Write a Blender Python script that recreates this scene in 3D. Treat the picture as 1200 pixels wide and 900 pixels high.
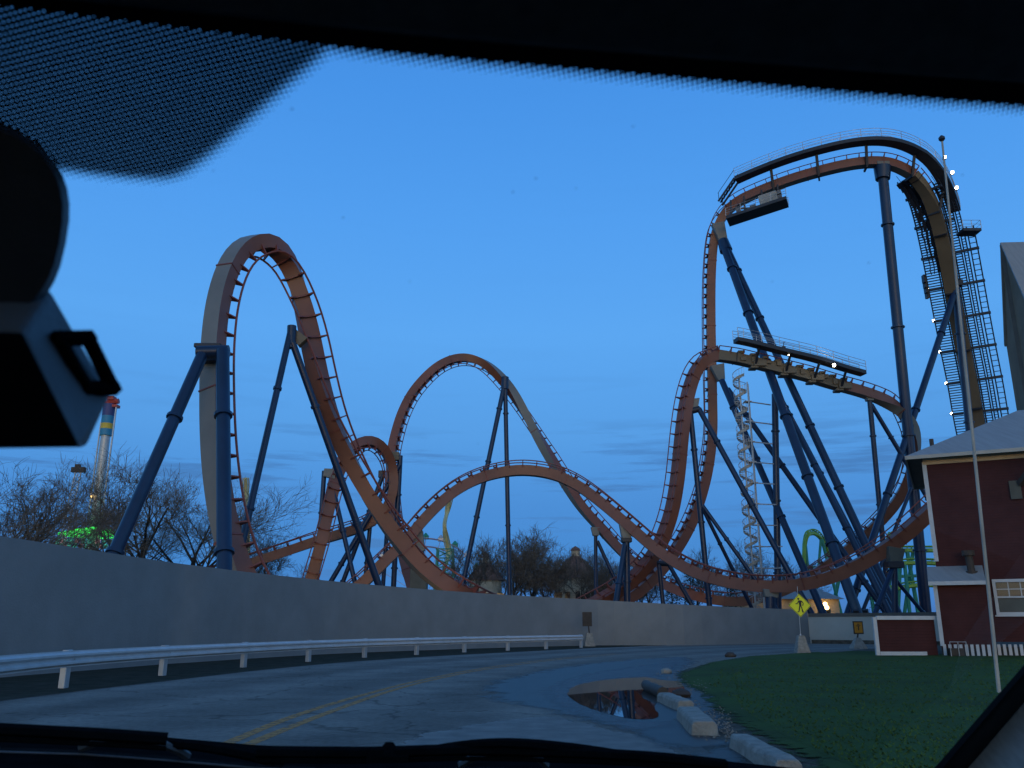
import bpy, math, random
import numpy as np
from mathutils import Vector as V, Matrix
R = math.radians
random.seed(7)
S = bpy.context.scene
for o in list(bpy.data.objects): bpy.data.objects.remove(o)
COL = S.collection

# ---------------------------------------------------------------- camera
EYE = V((0, 0, 1.5)); F = 1020.0; PITCH = math.atan(284 / F)
cam = bpy.data.cameras.new('camera'); co = bpy.data.objects.new('camera', cam); COL.objects.link(co)
co.location = EYE; co.rotation_euler = (math.pi / 2 + PITCH, 0, 0)
cam.sensor_width = 36; cam.lens = 36 * F / 1200; cam.clip_start = 0.05; cam.clip_end = 6000
cam.dof.use_dof = True; cam.dof.focus_distance = 75; cam.dof.aperture_fstop = 14
S.camera = co

# ---------------------------------------------------------------- sky, light, exposure
w = bpy.data.worlds.new("World"); S.world = w; w.use_nodes = True
nt = w.node_tree; nt.nodes.clear()
def N(t, **k):
    n = nt.nodes.new(t)
    for a, b in k.items(): setattr(n, a, b)
    return n
out = N('ShaderNodeOutputWorld'); bg = N('ShaderNodeBackground')
nt.links.new(bg.outputs[0], out.inputs[0])
sk = N('ShaderNodeTexSky', sky_type='NISHITA', sun_disc=False)
sk.sun_elevation = R(7); sk.sun_rotation = R(180); sk.ozone_density = 1.9; sk.dust_density = .4
tc = N('ShaderNodeTexCoord'); sep = N('ShaderNodeSeparateXYZ'); nt.links.new(tc.outputs['Generated'], sep.inputs[0])
rp = N('ShaderNodeValToRGB'); nt.links.new(sep.outputs[2], rp.inputs[0])
cr = rp.color_ramp
cr.elements[0].position = 0.0; cr.elements[0].color = (.020, .165, .54, 1)
cr.elements[1].position = 1.0; cr.elements[1].color = (.045, .13, .36, 1)
for p, c in ((.06, (.022, .205, .62)), (.13, (.048, .240, .66)), (.21, (.082, .320, .77)), (.32, (.100, .375, .88)), (.44, (.080, .338, .87)), (.56, (.060, .290, .81)), (.70, (.05, .24, .70))):
    e = cr.elements.new(p); e.color = (*c, 1)
# thin evening cloud streaks low over the horizon
mp = N('ShaderNodeMapping'); mp.inputs['Scale'].default_value = (3.2, 3.2, 42); mp.inputs['Location'].default_value = (1.7, .4, .55)
nt.links.new(tc.outputs['Generated'], mp.inputs[0])
ns = N('ShaderNodeTexNoise'); ns.inputs['Scale'].default_value = 1.6; ns.inputs['Detail'].default_value = 5; ns.inputs['Roughness'].default_value = .6
nt.links.new(mp.outputs[0], ns.inputs[0])
cl = N('ShaderNodeMapRange'); nt.links.new(ns.outputs[0], cl.inputs[0])
cl.inputs[1].default_value = .53; cl.inputs[2].default_value = .64; cl.inputs[3].default_value = 0; cl.inputs[4].default_value = .75
bd = N('ShaderNodeValToRGB'); nt.links.new(sep.outputs[2], bd.inputs[0])
be = bd.color_ramp
be.elements[0].position = 0; be.elements[0].color = (.25,) * 3 + (1,)
be.elements[1].position = 1; be.elements[1].color = (0, 0, 0, 1)
for p, c in ((.06, .5), (.12, .8), (.175, .8), (.23, .12), (.32, 0.02)):
    e = be.elements.new(p); e.color = (c, c, c, 1)
mu = N('ShaderNodeMath', operation='MULTIPLY'); nt.links.new(cl.outputs[0], mu.inputs[0]); nt.links.new(bd.outputs[0], mu.inputs[1])
mx = N('ShaderNodeMix', data_type='RGBA'); nt.links.new(mu.outputs[0], mx.inputs[0]); nt.links.new(rp.outputs[0], mx.inputs[6])
mx.inputs[7].default_value = (.035, .135, .38, 1)
sc_ = N('ShaderNodeVectorMath', operation='SCALE'); nt.links.new(sk.outputs[0], sc_.inputs[0]); 
gl_ = N('ShaderNodeMapRange', interpolation_type='SMOOTHSTEP'); nt.links.new(sep.outputs[1], gl_.inputs[0])   # the after-glow is on the side where the sun went down
gl_.inputs[1].default_value = .70; gl_.inputs[2].default_value = -.65; gl_.inputs[3].default_value = .010; gl_.inputs[4].default_value = .145
nt.links.new(gl_.outputs[0], sc_.inputs['Scale'])
ad = N('ShaderNodeVectorMath', operation='ADD'); nt.links.new(mx.outputs[2], ad.inputs[0]); nt.links.new(sc_.outputs[0], ad.inputs[1])
fd_ = N('ShaderNodeMapRange', interpolation_type='SMOOTHSTEP'); nt.links.new(sep.outputs[1], fd_.inputs[0])
fd_.inputs[1].default_value = .70; fd_.inputs[2].default_value = -.65; fd_.inputs[3].default_value = 1.0; fd_.inputs[4].default_value = .50
s2_ = N('ShaderNodeVectorMath', operation='SCALE'); nt.links.new(mx.outputs[2], s2_.inputs[0]); nt.links.new(fd_.outputs[0], s2_.inputs['Scale']); nt.links.new(s2_.outputs[0], ad.inputs[0])
nt.links.new(ad.outputs[0], bg.inputs[0]); bg.inputs[1].default_value = 1.0
sl = bpy.data.lights.new('sun', 'SUN'); sl.energy = .02; sl.angle = R(20); sl.color = (1, .85, .7)
so = bpy.data.objects.new('sun', sl); COL.objects.link(so); so.rotation_euler = (R(87), 0, 0)
S.view_settings.view_transform = 'Standard'; S.view_settings.look = 'None'; S.view_settings.exposure = 0; S.view_settings.gamma = 1
S.render.engine = 'CYCLES'
S.cycles.max_bounces = 8; S.cycles.transparent_max_bounces = 16; S.cycles.sample_clamp_indirect = 4

# ---------------------------------------------------------------- helpers
CP, SP = math.cos(PITCH), math.sin(PITCH)
def ray(px, py):
    a, k = (px - 600) / F, (450 - py) / F
    return V((a, CP - k * SP, SP + k * CP))
def P(px, py, Y):
    r = ray(px, py); return EYE + r * (Y / r.y)
def G(px, py, z=0.0):
    r = ray(px, py); return EYE + r * ((z - EYE.z) / r.z)
def C(px, py, d):
    return EYE + ray(px, py).normalized() * d

class MB:
    def __init__(s): s.v = []; s.f = []; s.m = []
    def add(s, vs, fs, m=0):
        b = len(s.v); s.v += [tuple(x) for x in vs]
        for f in fs: s.f.append(tuple(i + b for i in f)); s.m.append(m)
    def box(s, c, sx, sy, sz, rot=None, m=0):
        vs = [V((x * sx / 2, y * sy / 2, z * sz / 2)) for x in (-1, 1) for y in (-1, 1) for z in (-1, 1)]
        if rot is not None: vs = [rot @ q for q in vs]
        s.add([q + V(c) for q in vs], [(0, 1, 3, 2), (4, 6, 7, 5), (0, 4, 5, 1), (2, 3, 7, 6), (0, 2, 6, 4), (1, 5, 7, 3)], m)
    def tube(s, pts, rad, n=8, caps=True, m=0):
        pts = [V(p) for p in pts]; rr = rad if isinstance(rad, (list, tuple)) else [rad] * len(pts)
        rings = []; up = None
        for i, p in enumerate(pts):
            t = (pts[min(i + 1, len(pts) - 1)] - pts[max(i - 1, 0)])
            if t.length < 1e-9: t = V((0, 0, 1))
            t.normalize()
            if up is None: up = V((0, 0, 1)) if abs(t.z) < .9 else V((0, 1, 0))
            u = up - t * up.dot(t)
            if u.length < 1e-6: u = t.orthogonal()
            u.normalize(); up = u; b = t.cross(u)
            rings.append([p + (u * math.cos(2 * math.pi * j / n) + b * math.sin(2 * math.pi * j / n)) * rr[i] for j in range(n)])
        vs = [q for r in rings for q in r]
        fs = [(i * n + j, i * n + (j + 1) % n, (i + 1) * n + (j + 1) % n, (i + 1) * n + j) for i in range(len(pts) - 1) for j in range(n)]
        if caps: fs += [tuple(range(n))[::-1], tuple((len(pts) - 1) * n + j for j in range(n))]
        s.add(vs, fs, m)
    def bar(s, a, b, wd, ht, upv=(0, 0, 1), m=0):
        a, b = V(a), V(b); t = (b - a); L = t.length; t.normalize()
        u = V(upv); u = u - t * u.dot(t)
        if u.length < 1e-4: u = t.orthogonal()
        u.normalize(); x = t.cross(u)
        vs = [p + x * i * wd / 2 + u * j * ht / 2 for p in (a, b) for i, j in ((-1, -1), (1, -1), (1, 1), (-1, 1))]
        s.add(vs, [(0, 1, 2, 3), (7, 6, 5, 4), (0, 4, 5, 1), (1, 5, 6, 2), (2, 6, 7, 3), (3, 7, 4, 0)], m)
    def prism(s, poly, d, m=0):
        d = V(d); n = len(poly); vs = [V(p) for p in poly]; vs = vs + [p + d for p in vs]
        s.add(vs, [tuple(range(n))[::-1], tuple(range(n, 2 * n))] + [(i, (i + 1) % n, n + (i + 1) % n, n + i) for i in range(n)], m)
    def mesh(s, name, mats, smooth=False):
        me = bpy.data.meshes.new(name); me.from_pydata(s.v, [], s.f)
        for q in (mats if isinstance(mats, (list, tuple)) else [mats]): me.materials.append(q)
        if any(s.m): me.polygons.foreach_set('material_index', s.m)
        if smooth:
            me.polygons.foreach_set('use_smooth', [True] * len(me.polygons))
            try: me.set_sharp_from_angle(angle=R(40))
            except Exception: pass
        me.update(); return me
    def build(s, name, mats, parent=None, smooth=False, kind=None, label=None):
        return link(name, s.mesh(name, mats, smooth), parent, kind, label)

def link(name, me, parent=None, kind=None, label=None):
    o = bpy.data.objects.new(name, me); COL.objects.link(o)
    if parent: o.parent = parent; o.matrix_parent_inverse = parent.matrix_world.inverted() if parent.type == 'EMPTY' else Matrix()
    if kind: o['kind'] = kind
    if label: o['label'] = label
    return o
def tag(o, label, cat, group=None):
    o['label'] = label; o['category'] = cat
    if group: o['group'] = group
    return o
def thing(name, label, cat, group=None):
    return tag(link(name, None), label, cat, group)
def bevel(o, wd=.02, seg=2):
    m = o.modifiers.new('bev', 'BEVEL'); m.width = wd; m.segments = seg; m.limit_method = 'ANGLE'; return o

def catmull(pts, per=10):
    out = []; n = len(pts)
    for i in range(n - 1):
        p0, p1, p2, p3 = pts[max(i - 1, 0)], pts[i], pts[i + 1], pts[min(i + 2, n - 1)]
        for k in range(per):
            t = k / per
            out.append(.5 * ((2 * p1) + (p2 - p0) * t + (2 * p0 - 5 * p1 + 4 * p2 - p3) * t * t + (3 * p1 - p0 - 3 * p2 + p3) * t ** 3))
    out.append(pts[-1]); return out

# ---------------------------------------------------------------- materials
def mat(name, col, rough=.6, var=.25, scale=3.0, bump=0.0, bscale=None, metal=0.0, col2=None, stretch=None, detail=6):
    m = bpy.data.materials.new(name); m.use_nodes = True; t = m.node_tree; b = t.nodes['Principled BSDF']
    b.inputs['Roughness'].default_value = rough; b.inputs['Metallic'].default_value = metal
    co_ = t.nodes.new('ShaderNodeTexCoord'); mp_ = t.nodes.new('ShaderNodeMapping'); t.links.new(co_.outputs['Object'], mp_.inputs[0])
    if stretch: mp_.inputs['Scale'].default_value = stretch
    n = t.nodes.new('ShaderNodeTexNoise'); n.inputs['Scale'].default_value = scale; n.inputs['Detail'].default_value = detail; n.inputs['Roughness'].default_value = .62
    t.links.new(mp_.outputs[0], n.inputs[0])
    r = t.nodes.new('ShaderNodeValToRGB'); t.links.new(n.outputs[0], r.inputs[0])
    c2 = col2 or tuple(c * (1 - var) for c in col); c1 = tuple(min(1, c * (1 + var * .6)) for c in col)
    r.color_ramp.elements[0].position = .33; r.color_ramp.elements[0].color = (*c2, 1)
    r.color_ramp.elements[1].position = .68; r.color_ramp.elements[1].color = (*c1, 1)
    t.links.new(r.outputs[0], b.inputs['Base Color'])
    if bump:
        n2 = t.nodes.new('ShaderNodeTexNoise'); n2.inputs['Scale'].default_value = bscale or scale * 8; n2.inputs['Detail'].default_value = 4
        t.links.new(mp_.outputs[0], n2.inputs[0])
        bp = t.nodes.new('ShaderNodeBump'); bp.inputs['Strength'].default_value = bump; bp.inputs['Distance'].default_value = .05
        t.links.new(n2.outputs[0], bp.inputs['Height']); t.links.new(bp.outputs[0], b.inputs['Normal'])
    return m
def emis(name, col, st):
    m = bpy.data.materials.new(name); m.use_nodes = True; t = m.node_tree; t.nodes.clear()
    o = t.nodes.new('ShaderNodeOutputMaterial'); e = t.nodes.new('ShaderNodeEmission'); e.inputs[0].default_value = (*col, 1); e.inputs[1].default_value = st
    t.links.new(e.outputs[0], o.inputs[0]); return m
M = dict(
    orange=mat('orange_paint', (.245, .088, .050), .45, .22, .25),
    rail=mat('rail_paint', (.24, .066, .044), .45, .2, .5),
    spine_grey=mat('spine_grey_paint', (.21, .20, .175), .5, .15, .3),
    tan=mat('lift_tan_paint', (.175, .135, .085), .5, .15, .3),
    blue=mat('blue_paint', (.0065, .026, .075), .34, .3, .35),
    navy=mat('dark_steel', (.022, .026, .038), .5, .3, .6),
    beige=mat('beige_machinery', (.40, .38, .33), .6, .25, .8),
    galv=mat('galvanised', (.50, .51, .52), .4, .2, 1.2, metal=.3),
    white=mat('white_paint', (.56, .57, .58), .55, .12, 2.0),
    concrete=mat('wall_concrete', (.25, .26, .262), .85, .11, .5, bump=.3, bscale=14, detail=9),
    concrete2=mat('pale_wall_concrete', (.47, .44, .38), .85, .10, .5, bump=.2, bscale=14),
    block=mat('block_concrete', (.33, .31, .27), .9, .28, 5, bump=.5, bscale=30),
    capstone=mat('brown_coping', (.13, .11, .09), .8, .2, 1.0),
    rust=mat('weathered_brown', (.06, .045, .035), .7, .3, 3),
    brickred=mat('red_siding', (.076, .026, .024), .75, .2, .8),
    roof=mat('grey_metal_roof', (.30, .30, .29), .6, .12, .8, stretch=(6, .6, .6)),
    soffit=mat('dark_soffit', (.11, .11, .09), .8, .2, 1),
    tanwall=mat('brown_tower_wall', (.26, .18, .115), .8, .2, .4),
    bark=mat('bark', (.052, .043, .036), .9, .3, 1.2),
    twig=mat('twig_bark', (.155, .115, .080), .9, .35, .5),
    evergreen=mat('evergreen', (.035, .055, .028), .9, .4, 1.5),
    black=mat('black_plastic', (.007, .008, .009), .85, .3, 20, bump=.1),
    frit=mat('black_glass_paint', (.004, .004, .005), .5, .1, 10),
    lining=mat('dark_headliner', (.10, .104, .108), .95, .25, 60, bump=.4, bscale=900),
    trim=mat('grey_pillar_trim', (.75, .75, .75), .9, .15, 60, bump=.3, bscale=800),
    mirror=mat('mirror_shell', (.035, .037, .04), .6, .2, 20, bump=.1, bscale=300),
    dgrey=mat('charcoal_plastic', (.15, .152, .155), .6, .2, 20, bump=.1, bscale=300),
    lime=mat('lime_paint', (.22, .42, .06), .5, .2, .5),
    teal=mat('teal_paint', (.02, .26, .17), .5, .25, .5),
    cream=mat('cream_wall', (.62, .48, .32), .7, .2, 1.0),
    brownroof=mat('brown_shingle', (.21, .105, .075), .85, .3, 1.2),
    yellow=mat('pale_yellow_track', (.60, .52, .24), .5, .2, .5),
    verge=mat('weedy_verge', (.050, .046, .034), .95, .5, 1.6, bump=.8, bscale=16, col2=(.026, .030, .018)),
    dirt=mat('bare_dirt', (.12, .105, .085), .95, .5, 2.5, bump=.6, bscale=18),
    gravel=mat('pale_gravel', (.24, .22, .19), .95, .45, 3.5, bump=.7, bscale=30),
    signyel=mat('fluorescent_yellow_green', (.92, .88, .02), .5, .05, 3),
    signor=mat('orange_sign_face', (.62, .27, .03), .5, .15, 6),
    signblack=mat('sign_black', (.012, .012, .012), .5, .1, 3),
    glassdark=mat('window_glass', (.03, .035, .04), .08, .3, 3),
    magenta=mat('pale_steel', (.42, .36, .46), .5, .1, 1),
    stain=mat('purple_blue_panel', (.05, .06, .20), .5, .1, 1), cyan=mat('cyan_panel', (.03, .25, .42), .5, .1, 1),
    yel2=mat('yellow_panel', (.70, .48, .05), .5, .1, 1), redcap=mat('red_cap', (.45, .06, .04), .5, .1, 1),
    bulbw=emis('lamp_white', (1, .86, .62), 30), bulby=emis('lamp_warm', (1, .62, .22), 9), green_led=emis('green_led', (.05, 1, .12), 2.6), cyan_led=emis('cyan_led', (.1, .8, .6), .7), pink_led=emis('pink_led', (.9, .5, .5), .6),
)
LED = M['green_led']

# asphalt: grain, tyre polished bands, patches
def asphalt():
    m = mat('asphalt', (.235, .218, .190), .9, .22, .55, bump=.5, bscale=45, col2=(.175, .163, .145))
    t = m.node_tree; b = t.nodes['Principled BSDF']; base = b.inputs['Base Color'].links[0].from_socket
    co_ = t.nodes.new('ShaderNodeTexCoord'); n = t.nodes.new('ShaderNodeTexNoise'); n.inputs['Scale'].default_value = 9; n.inputs['Detail'].default_value = 8
    t.links.new(co_.outputs['Object'], n.inputs[0])
    uv = t.nodes.new('ShaderNodeUVMap'); sp = t.nodes.new('ShaderNodeSeparateXYZ'); t.links.new(uv.outputs[0], sp.inputs[0])
    ws = t.nodes.new('ShaderNodeMath'); ws.operation = 'SINE'; ml = t.nodes.new('ShaderNodeMath'); ml.operation = 'MULTIPLY'; ml.inputs[1].default_value = 25.1
    t.links.new(sp.outputs[0], ml.inputs[0]); t.links.new(ml.outputs[0], ws.inputs[0])
    mr = t.nodes.new('ShaderNodeMapRange'); t.links.new(ws.outputs[0], mr.inputs[0]); mr.inputs[1].default_value = -1; mr.inputs[3].default_value = .80; mr.inputs[4].default_value = 1.08
    mr2 = t.nodes.new('ShaderNodeMapRange'); t.links.new(n.outputs[0], mr2.inputs[0]); mr2.inputs[1].default_value = .3; mr2.inputs[2].default_value = .7; mr2.inputs[3].default_value = .82; mr2.inputs[4].default_value = 1.18
    mm = t.nodes.new('ShaderNodeMath'); mm.operation = 'MULTIPLY'; t.links.new(mr.outputs[0], mm.inputs[0]); t.links.new(mr2.outputs[0], mm.inputs[1])
    # cracks
    vo = t.nodes.new('ShaderNodeTexVoronoi'); vo.feature = 'DISTANCE_TO_EDGE'; vo.inputs['Scale'].default_value = .22
    wn = t.nodes.new('ShaderNodeTexNoise'); wn.inputs['Scale'].default_value = 1.1; wn.inputs['Detail'].default_value = 5
    t.links.new(co_.outputs['Object'], wn.inputs[0]); wa = t.nodes.new('ShaderNodeVectorMath'); wa.operation = 'MULTIPLY_ADD'
    t.links.new(wn.outputs['Color'], wa.inputs[0]); wa.inputs[1].default_value = (1.6, 1.6, 0); t.links.new(co_.outputs['Object'], wa.inputs[2]); t.links.new(wa.outputs[0], vo.inputs['Vector'])
    ck = t.nodes.new('ShaderNodeMapRange'); t.links.new(vo.outputs['Distance'], ck.inputs[0]); ck.inputs[1].default_value = .002; ck.inputs[2].default_value = .009; ck.inputs[3].default_value = .62; ck.inputs[4].default_value = 1
    m3 = t.nodes.new('ShaderNodeMath'); m3.operation = 'MULTIPLY'; t.links.new(mm.outputs[0], m3.inputs[0]); t.links.new(ck.outputs[0], m3.inputs[1])
    sc = t.nodes.new('ShaderNodeVectorMath'); sc.operation = 'SCALE'; t.links.new(base, sc.inputs[0]); t.links.new(m3.outputs[0], sc.inputs['Scale']); t.links.new(sc.outputs[0], b.inputs['Base Color'])
    return m
M['asphalt'] = asphalt()
def paint_line():
    m = mat('worn_yellow_paint', (.60, .27, .07), .8, .2, 8)
    t = m.node_tree; b = t.nodes['Principled BSDF']; n = t.nodes.new('ShaderNodeTexNoise'); n.inputs['Scale'].default_value = 7; n.inputs['Detail'].default_value = 8
    co_ = t.nodes.new('ShaderNodeTexCoord'); t.links.new(co_.outputs['Object'], n.inputs[0])
    mr = t.nodes.new('ShaderNodeMapRange'); t.links.new(n.outputs[0], mr.inputs[0]); mr.inputs[1].default_value = .34; mr.inputs[2].default_value = .52; mr.inputs[3].default_value = .1; mr.inputs[4].default_value = .8
    t.links.new(mr.outputs[0], b.inputs['Alpha']); return m
M['line'] = paint_line()
def wet():
    m = mat('wet_asphalt', (.048, .048, .048), .42, .35, 1.4, bump=.25, bscale=26)
    t = m.node_tree; b = t.nodes['Principled BSDF']; n = t.nodes.new('ShaderNodeTexNoise'); n.inputs['Scale'].default_value = 1.1; n.inputs['Detail'].default_value = 7
    co_ = t.nodes.new('ShaderNodeTexCoord'); t.links.new(co_.outputs['Object'], n.inputs[0])
    at = t.nodes.new('ShaderNodeAttribute'); at.attribute_name = 'edge'
    sb = t.nodes.new('ShaderNodeMath'); sb.operation = 'ADD'; t.links.new(n.outputs[0], sb.inputs[0]); t.links.new(at.outputs['Fac'], sb.inputs[1])
    mr = t.nodes.new('ShaderNodeMapRange'); t.links.new(sb.outputs[0], mr.inputs[0]); mr.inputs[1].default_value = .75; mr.inputs[2].default_value = 1.0; mr.inputs[3].default_value = 0; mr.inputs[4].default_value = .8
    t.links.new(mr.outputs[0], b.inputs['Alpha']); return m
M['wet'] = wet()
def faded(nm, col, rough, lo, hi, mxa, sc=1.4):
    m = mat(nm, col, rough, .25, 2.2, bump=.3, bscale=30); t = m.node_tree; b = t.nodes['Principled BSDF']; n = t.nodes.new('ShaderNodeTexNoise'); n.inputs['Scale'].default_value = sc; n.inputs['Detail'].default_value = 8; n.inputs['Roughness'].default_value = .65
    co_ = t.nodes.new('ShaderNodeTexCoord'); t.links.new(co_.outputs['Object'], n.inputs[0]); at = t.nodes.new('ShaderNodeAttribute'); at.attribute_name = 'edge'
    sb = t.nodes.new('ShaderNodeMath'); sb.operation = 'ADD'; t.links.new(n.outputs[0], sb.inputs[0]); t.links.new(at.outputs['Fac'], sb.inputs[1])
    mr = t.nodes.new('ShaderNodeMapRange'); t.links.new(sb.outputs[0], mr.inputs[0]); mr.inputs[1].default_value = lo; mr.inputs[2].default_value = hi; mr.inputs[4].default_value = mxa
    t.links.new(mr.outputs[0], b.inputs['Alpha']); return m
M['sheen'] = faded('painted_sheen', (.15, .15, .155), .5, .78, 1.2, .55); M['patch'] = faded('pale_worn_asphalt', (.26, .25, .23), .9, .90, .98, .8, .9)  # first one is a pale tint painting in sky sheen at the puddle rim
pw = mat('puddle_water', (.02, .021, .022), .015, .1, 1); pw.node_tree.nodes['Principled BSDF'].inputs['IOR'].default_value = 1.33
M['water'] = pw
def grassm():
    return mat('lawn_turf', (.052, .092, .020), .95, .3, .45, bump=.35, bscale=7, col2=(.044, .066, .020), detail=9)
M['grass'] = grassm(); M['blade'] = mat('grass_blade', (.066, .118, .028), .9, .15, .6)
def glass():
    m = bpy.data.materials.new('windscreen_glass'); m.use_nodes = True; t = m.node_tree; t.nodes.clear()
    o = t.nodes.new('ShaderNodeOutputMaterial'); tr = t.nodes.new('ShaderNodeBsdfTransparent'); gl = t.nodes.new('ShaderNodeBsdfGlossy'); gl.inputs['Roughness'].default_value = .02
    tr.inputs[0].default_value = (.96, .985, .985, 1); lw = t.nodes.new('ShaderNodeLayerWeight'); lw.inputs[0].default_value = .5; pw_ = t.nodes.new('ShaderNodeMath'); pw_.operation = 'POWER'; pw_.inputs[1].default_value = 5; t.links.new(lw.outputs['Facing'], pw_.inputs[0]); fr = t.nodes.new('ShaderNodeMath'); fr.operation = 'MULTIPLY_ADD'; fr.inputs[1].default_value = .6; fr.inputs[2].default_value = .02; t.links.new(pw_.outputs[0], fr.inputs[0])
    mx_ = t.nodes.new('ShaderNodeMixShader'); t.links.new(fr.outputs[0], mx_.inputs[0]); t.links.new(tr.outputs[0], mx_.inputs[1]); t.links.new(gl.outputs[0], mx_.inputs[2]); t.links.new(mx_.outputs[0], o.inputs[0])
    return m
M['glass'] = glass()
def dots():
    m = bpy.data.materials.new('printed_dots'); m.use_nodes = True; t = m.node_tree; t.nodes.clear()
    o = t.nodes.new('ShaderNodeOutputMaterial'); tr = t.nodes.new('ShaderNodeBsdfTransparent'); df = t.nodes.new('ShaderNodeBsdfDiffuse'); df.inputs[0].default_value = (.012, .014, .018, 1)
    uv = t.nodes.new('ShaderNodeUVMap'); sp = t.nodes.new('ShaderNodeSeparateXYZ'); t.links.new(uv.outputs[0], sp.inputs[0])
    def cosn(src):
        a = t.nodes.new('ShaderNodeMath'); a.operation = 'MULTIPLY'; a.inputs[1].default_value = 2 * math.pi; t.links.new(src, a.inputs[0])
        c = t.nodes.new('ShaderNodeMath'); c.operation = 'COSINE'; t.links.new(a.outputs[0], c.inputs[0]); return c.outputs[0]
    ad_ = t.nodes.new('ShaderNodeMath'); ad_.operation = 'ADD'; t.links.new(cosn(sp.outputs[0]), ad_.inputs[0]); t.links.new(cosn(sp.outputs[1]), ad_.inputs[1])
    at = t.nodes.new('ShaderNodeAttribute'); at.attribute_name = 'cov'
    gt = t.nodes.new('ShaderNodeMath'); gt.operation = 'LESS_THAN'; t.links.new(ad_.outputs[0], gt.inputs[0]); t.links.new(at.outputs['Fac'], gt.inputs[1])
    mx_ = t.nodes.new('ShaderNodeMixShader'); t.links.new(gt.outputs[0], mx_.inputs[0]); t.links.new(tr.outputs[0], mx_.inputs[1]); t.links.new(df.outputs[0], mx_.inputs[2]); t.links.new(mx_.outputs[0], o.inputs[0])
    return m
M['dots'] = dots()
M['speck'] = mat('windscreen_speck', (.05, .05, .05), .9, .1, 5); M['speck'].node_tree.nodes['Principled BSDF'].inputs['Alpha'].default_value = .35
for k_ in ('black', 'frit', 'asphalt', 'grass', 'blade', 'dirt', 'verge', 'concrete', 'gravel', 'block', 'brickred', 'tanwall'): M[k_].node_tree.nodes['Principled BSDF'].inputs['Specular IOR Level'].default_value = 0 if k_ == 'black' else .12
def siding():
    m = M['brickred']; t = m.node_tree; b = t.nodes['Principled BSDF']
    co_ = t.nodes.new('ShaderNodeTexCoord'); sp = t.nodes.new('ShaderNodeSeparateXYZ'); t.links.new(co_.outputs['Object'], sp.inputs[0])
    a = t.nodes.new('ShaderNodeMath'); a.operation = 'MULTIPLY'; a.inputs[1].default_value = 6.5; t.links.new(sp.outputs[2], a.inputs[0])
    fr = t.nodes.new('ShaderNodeMath'); fr.operation = 'FRACT'; t.links.new(a.outputs[0], fr.inputs[0])
    bp = t.nodes.new('ShaderNodeBump'); bp.inputs['Strength'].default_value = .8; bp.inputs['Distance'].default_value = .03; bp.invert = True
    t.links.new(fr.outputs[0], bp.inputs['Height']); t.links.new(bp.outputs[0], b.inputs['Normal'])
siding()

# ---------------------------------------------------------------- ground, road, lawn
def sheet(name, poly, z, m, kind='structure', edge=False, uvs=None):
    me = bpy.data.meshes.new(name); me.from_pydata([(p.x, p.y, z) for p in poly], [], [tuple(range(len(poly)))]); me.materials.append(m); me.update()
    return link(name, me, None, kind)
b = MB(); b.add([(-4000, -4000, -.012), (4000, -4000, -.012), (4000, 4000, -.012), (-4000, 4000, -.012)], [(0, 1, 2, 3)])
b.build('ground', M['dirt'], kind='structure')
LE = [(-160, 850), (0, 821), (100, 808.5), (200, 797), (300, 785.5), (400, 776), (500, 769.3), (600, 764), (690, 759.5), (800, 755.5), (945, 753.5), (1045, 753.5)]
RE = [(760, 1060), (800, 940), (835, 888), (806, 862), (788, 843), (776, 826), (768, 812), (766, 800), (775, 790), (800, 780), (850, 772.5), (945, 763.5), (1045, 759.5)]
def resample(pts, n):
    pts = [V(p) for p in pts]; L = [0]
    for i in range(1, len(pts)): L.append(L[-1] + (pts[i] - pts[i - 1]).length)
    out = []; j = 0
    for i in range(n):
        s = L[-1] * i / (n - 1)
        while j < len(pts) - 2 and L[j + 1] < s: j += 1
        t = (s - L[j]) / max(1e-6, L[j + 1] - L[j]); out.append(pts[j].lerp(pts[j + 1], t))
    return out
le = [G(*p) for p in LE]; le = [le[0] + (le[0] - le[1]).normalized() * 14] + le
re_ = [G(*p) for p in RE]; re_ = [V((5.5, -6, 0))] + re_
le = resample(catmull(le, 8), 60); re_ = resample(catmull(re_, 8), 60)
nu = 10; vs = []; fs = []; uv = []
for i in range(60):
    for j in range(nu + 1):
        p = le[i].lerp(re_[i], j / nu); vs.append((p.x, p.y, -.008)); uv.append((j / nu, i / 60))
for i in range(59):
    for j in range(nu): a = i * (nu + 1) + j; fs.append((a, a + 1, a + nu + 2, a + nu + 1))
me = bpy.data.meshes.new('road'); me.from_pydata(vs, [], fs); me.materials.append(M['asphalt'])
ul = me.uv_layers.new(name='UVMap')
for l in me.loops: ul.data[l.index].uv = uv[l.vertex_index]
road = link('road', me, None, 'structure')
def ribbon(name, px, wd, z, m, kind='structure'):
    pts = catmull([G(*p) for p in px], 8); vs = []; fs = []
    for i, p in enumerate(pts):
        t = (pts[min(i + 1, len(pts) - 1)] - pts[max(i - 1, 0)]).normalized(); nrm = V((-t.y, t.x, 0))
        h = (wd[0] + (wd[1] - wd[0]) * i / (len(pts) - 1)) / 2
        for s in (-1, 1): q = p + nrm * h * s; vs.append((q.x, q.y, z))
    fs = [(2 * i, 2 * i + 1, 2 * i + 3, 2 * i + 2) for i in range(len(pts) - 1)]
    me = bpy.data.meshes.new(name); me.from_pydata(vs, [], fs); me.materials.append(m); return link(name, me, None, kind)
ln1 = [(225, 890), (272, 868), (333, 843), (387, 825), (433, 812), (477, 800.5), (517, 792), (550, 785.5), (600, 778), (655, 771.5), (720, 766)]
ln2 = [(250, 892), (300, 868), (365, 842), (411, 825), (449, 812), (488, 801), (525, 792.6), (558, 786), (608, 778.6), (663, 772), (728, 766.5)]
for q in (ln1, ln2):
    o = ribbon('road_marking', q, (.20, .15), -.004, M['line']); o.parent = road
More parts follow.
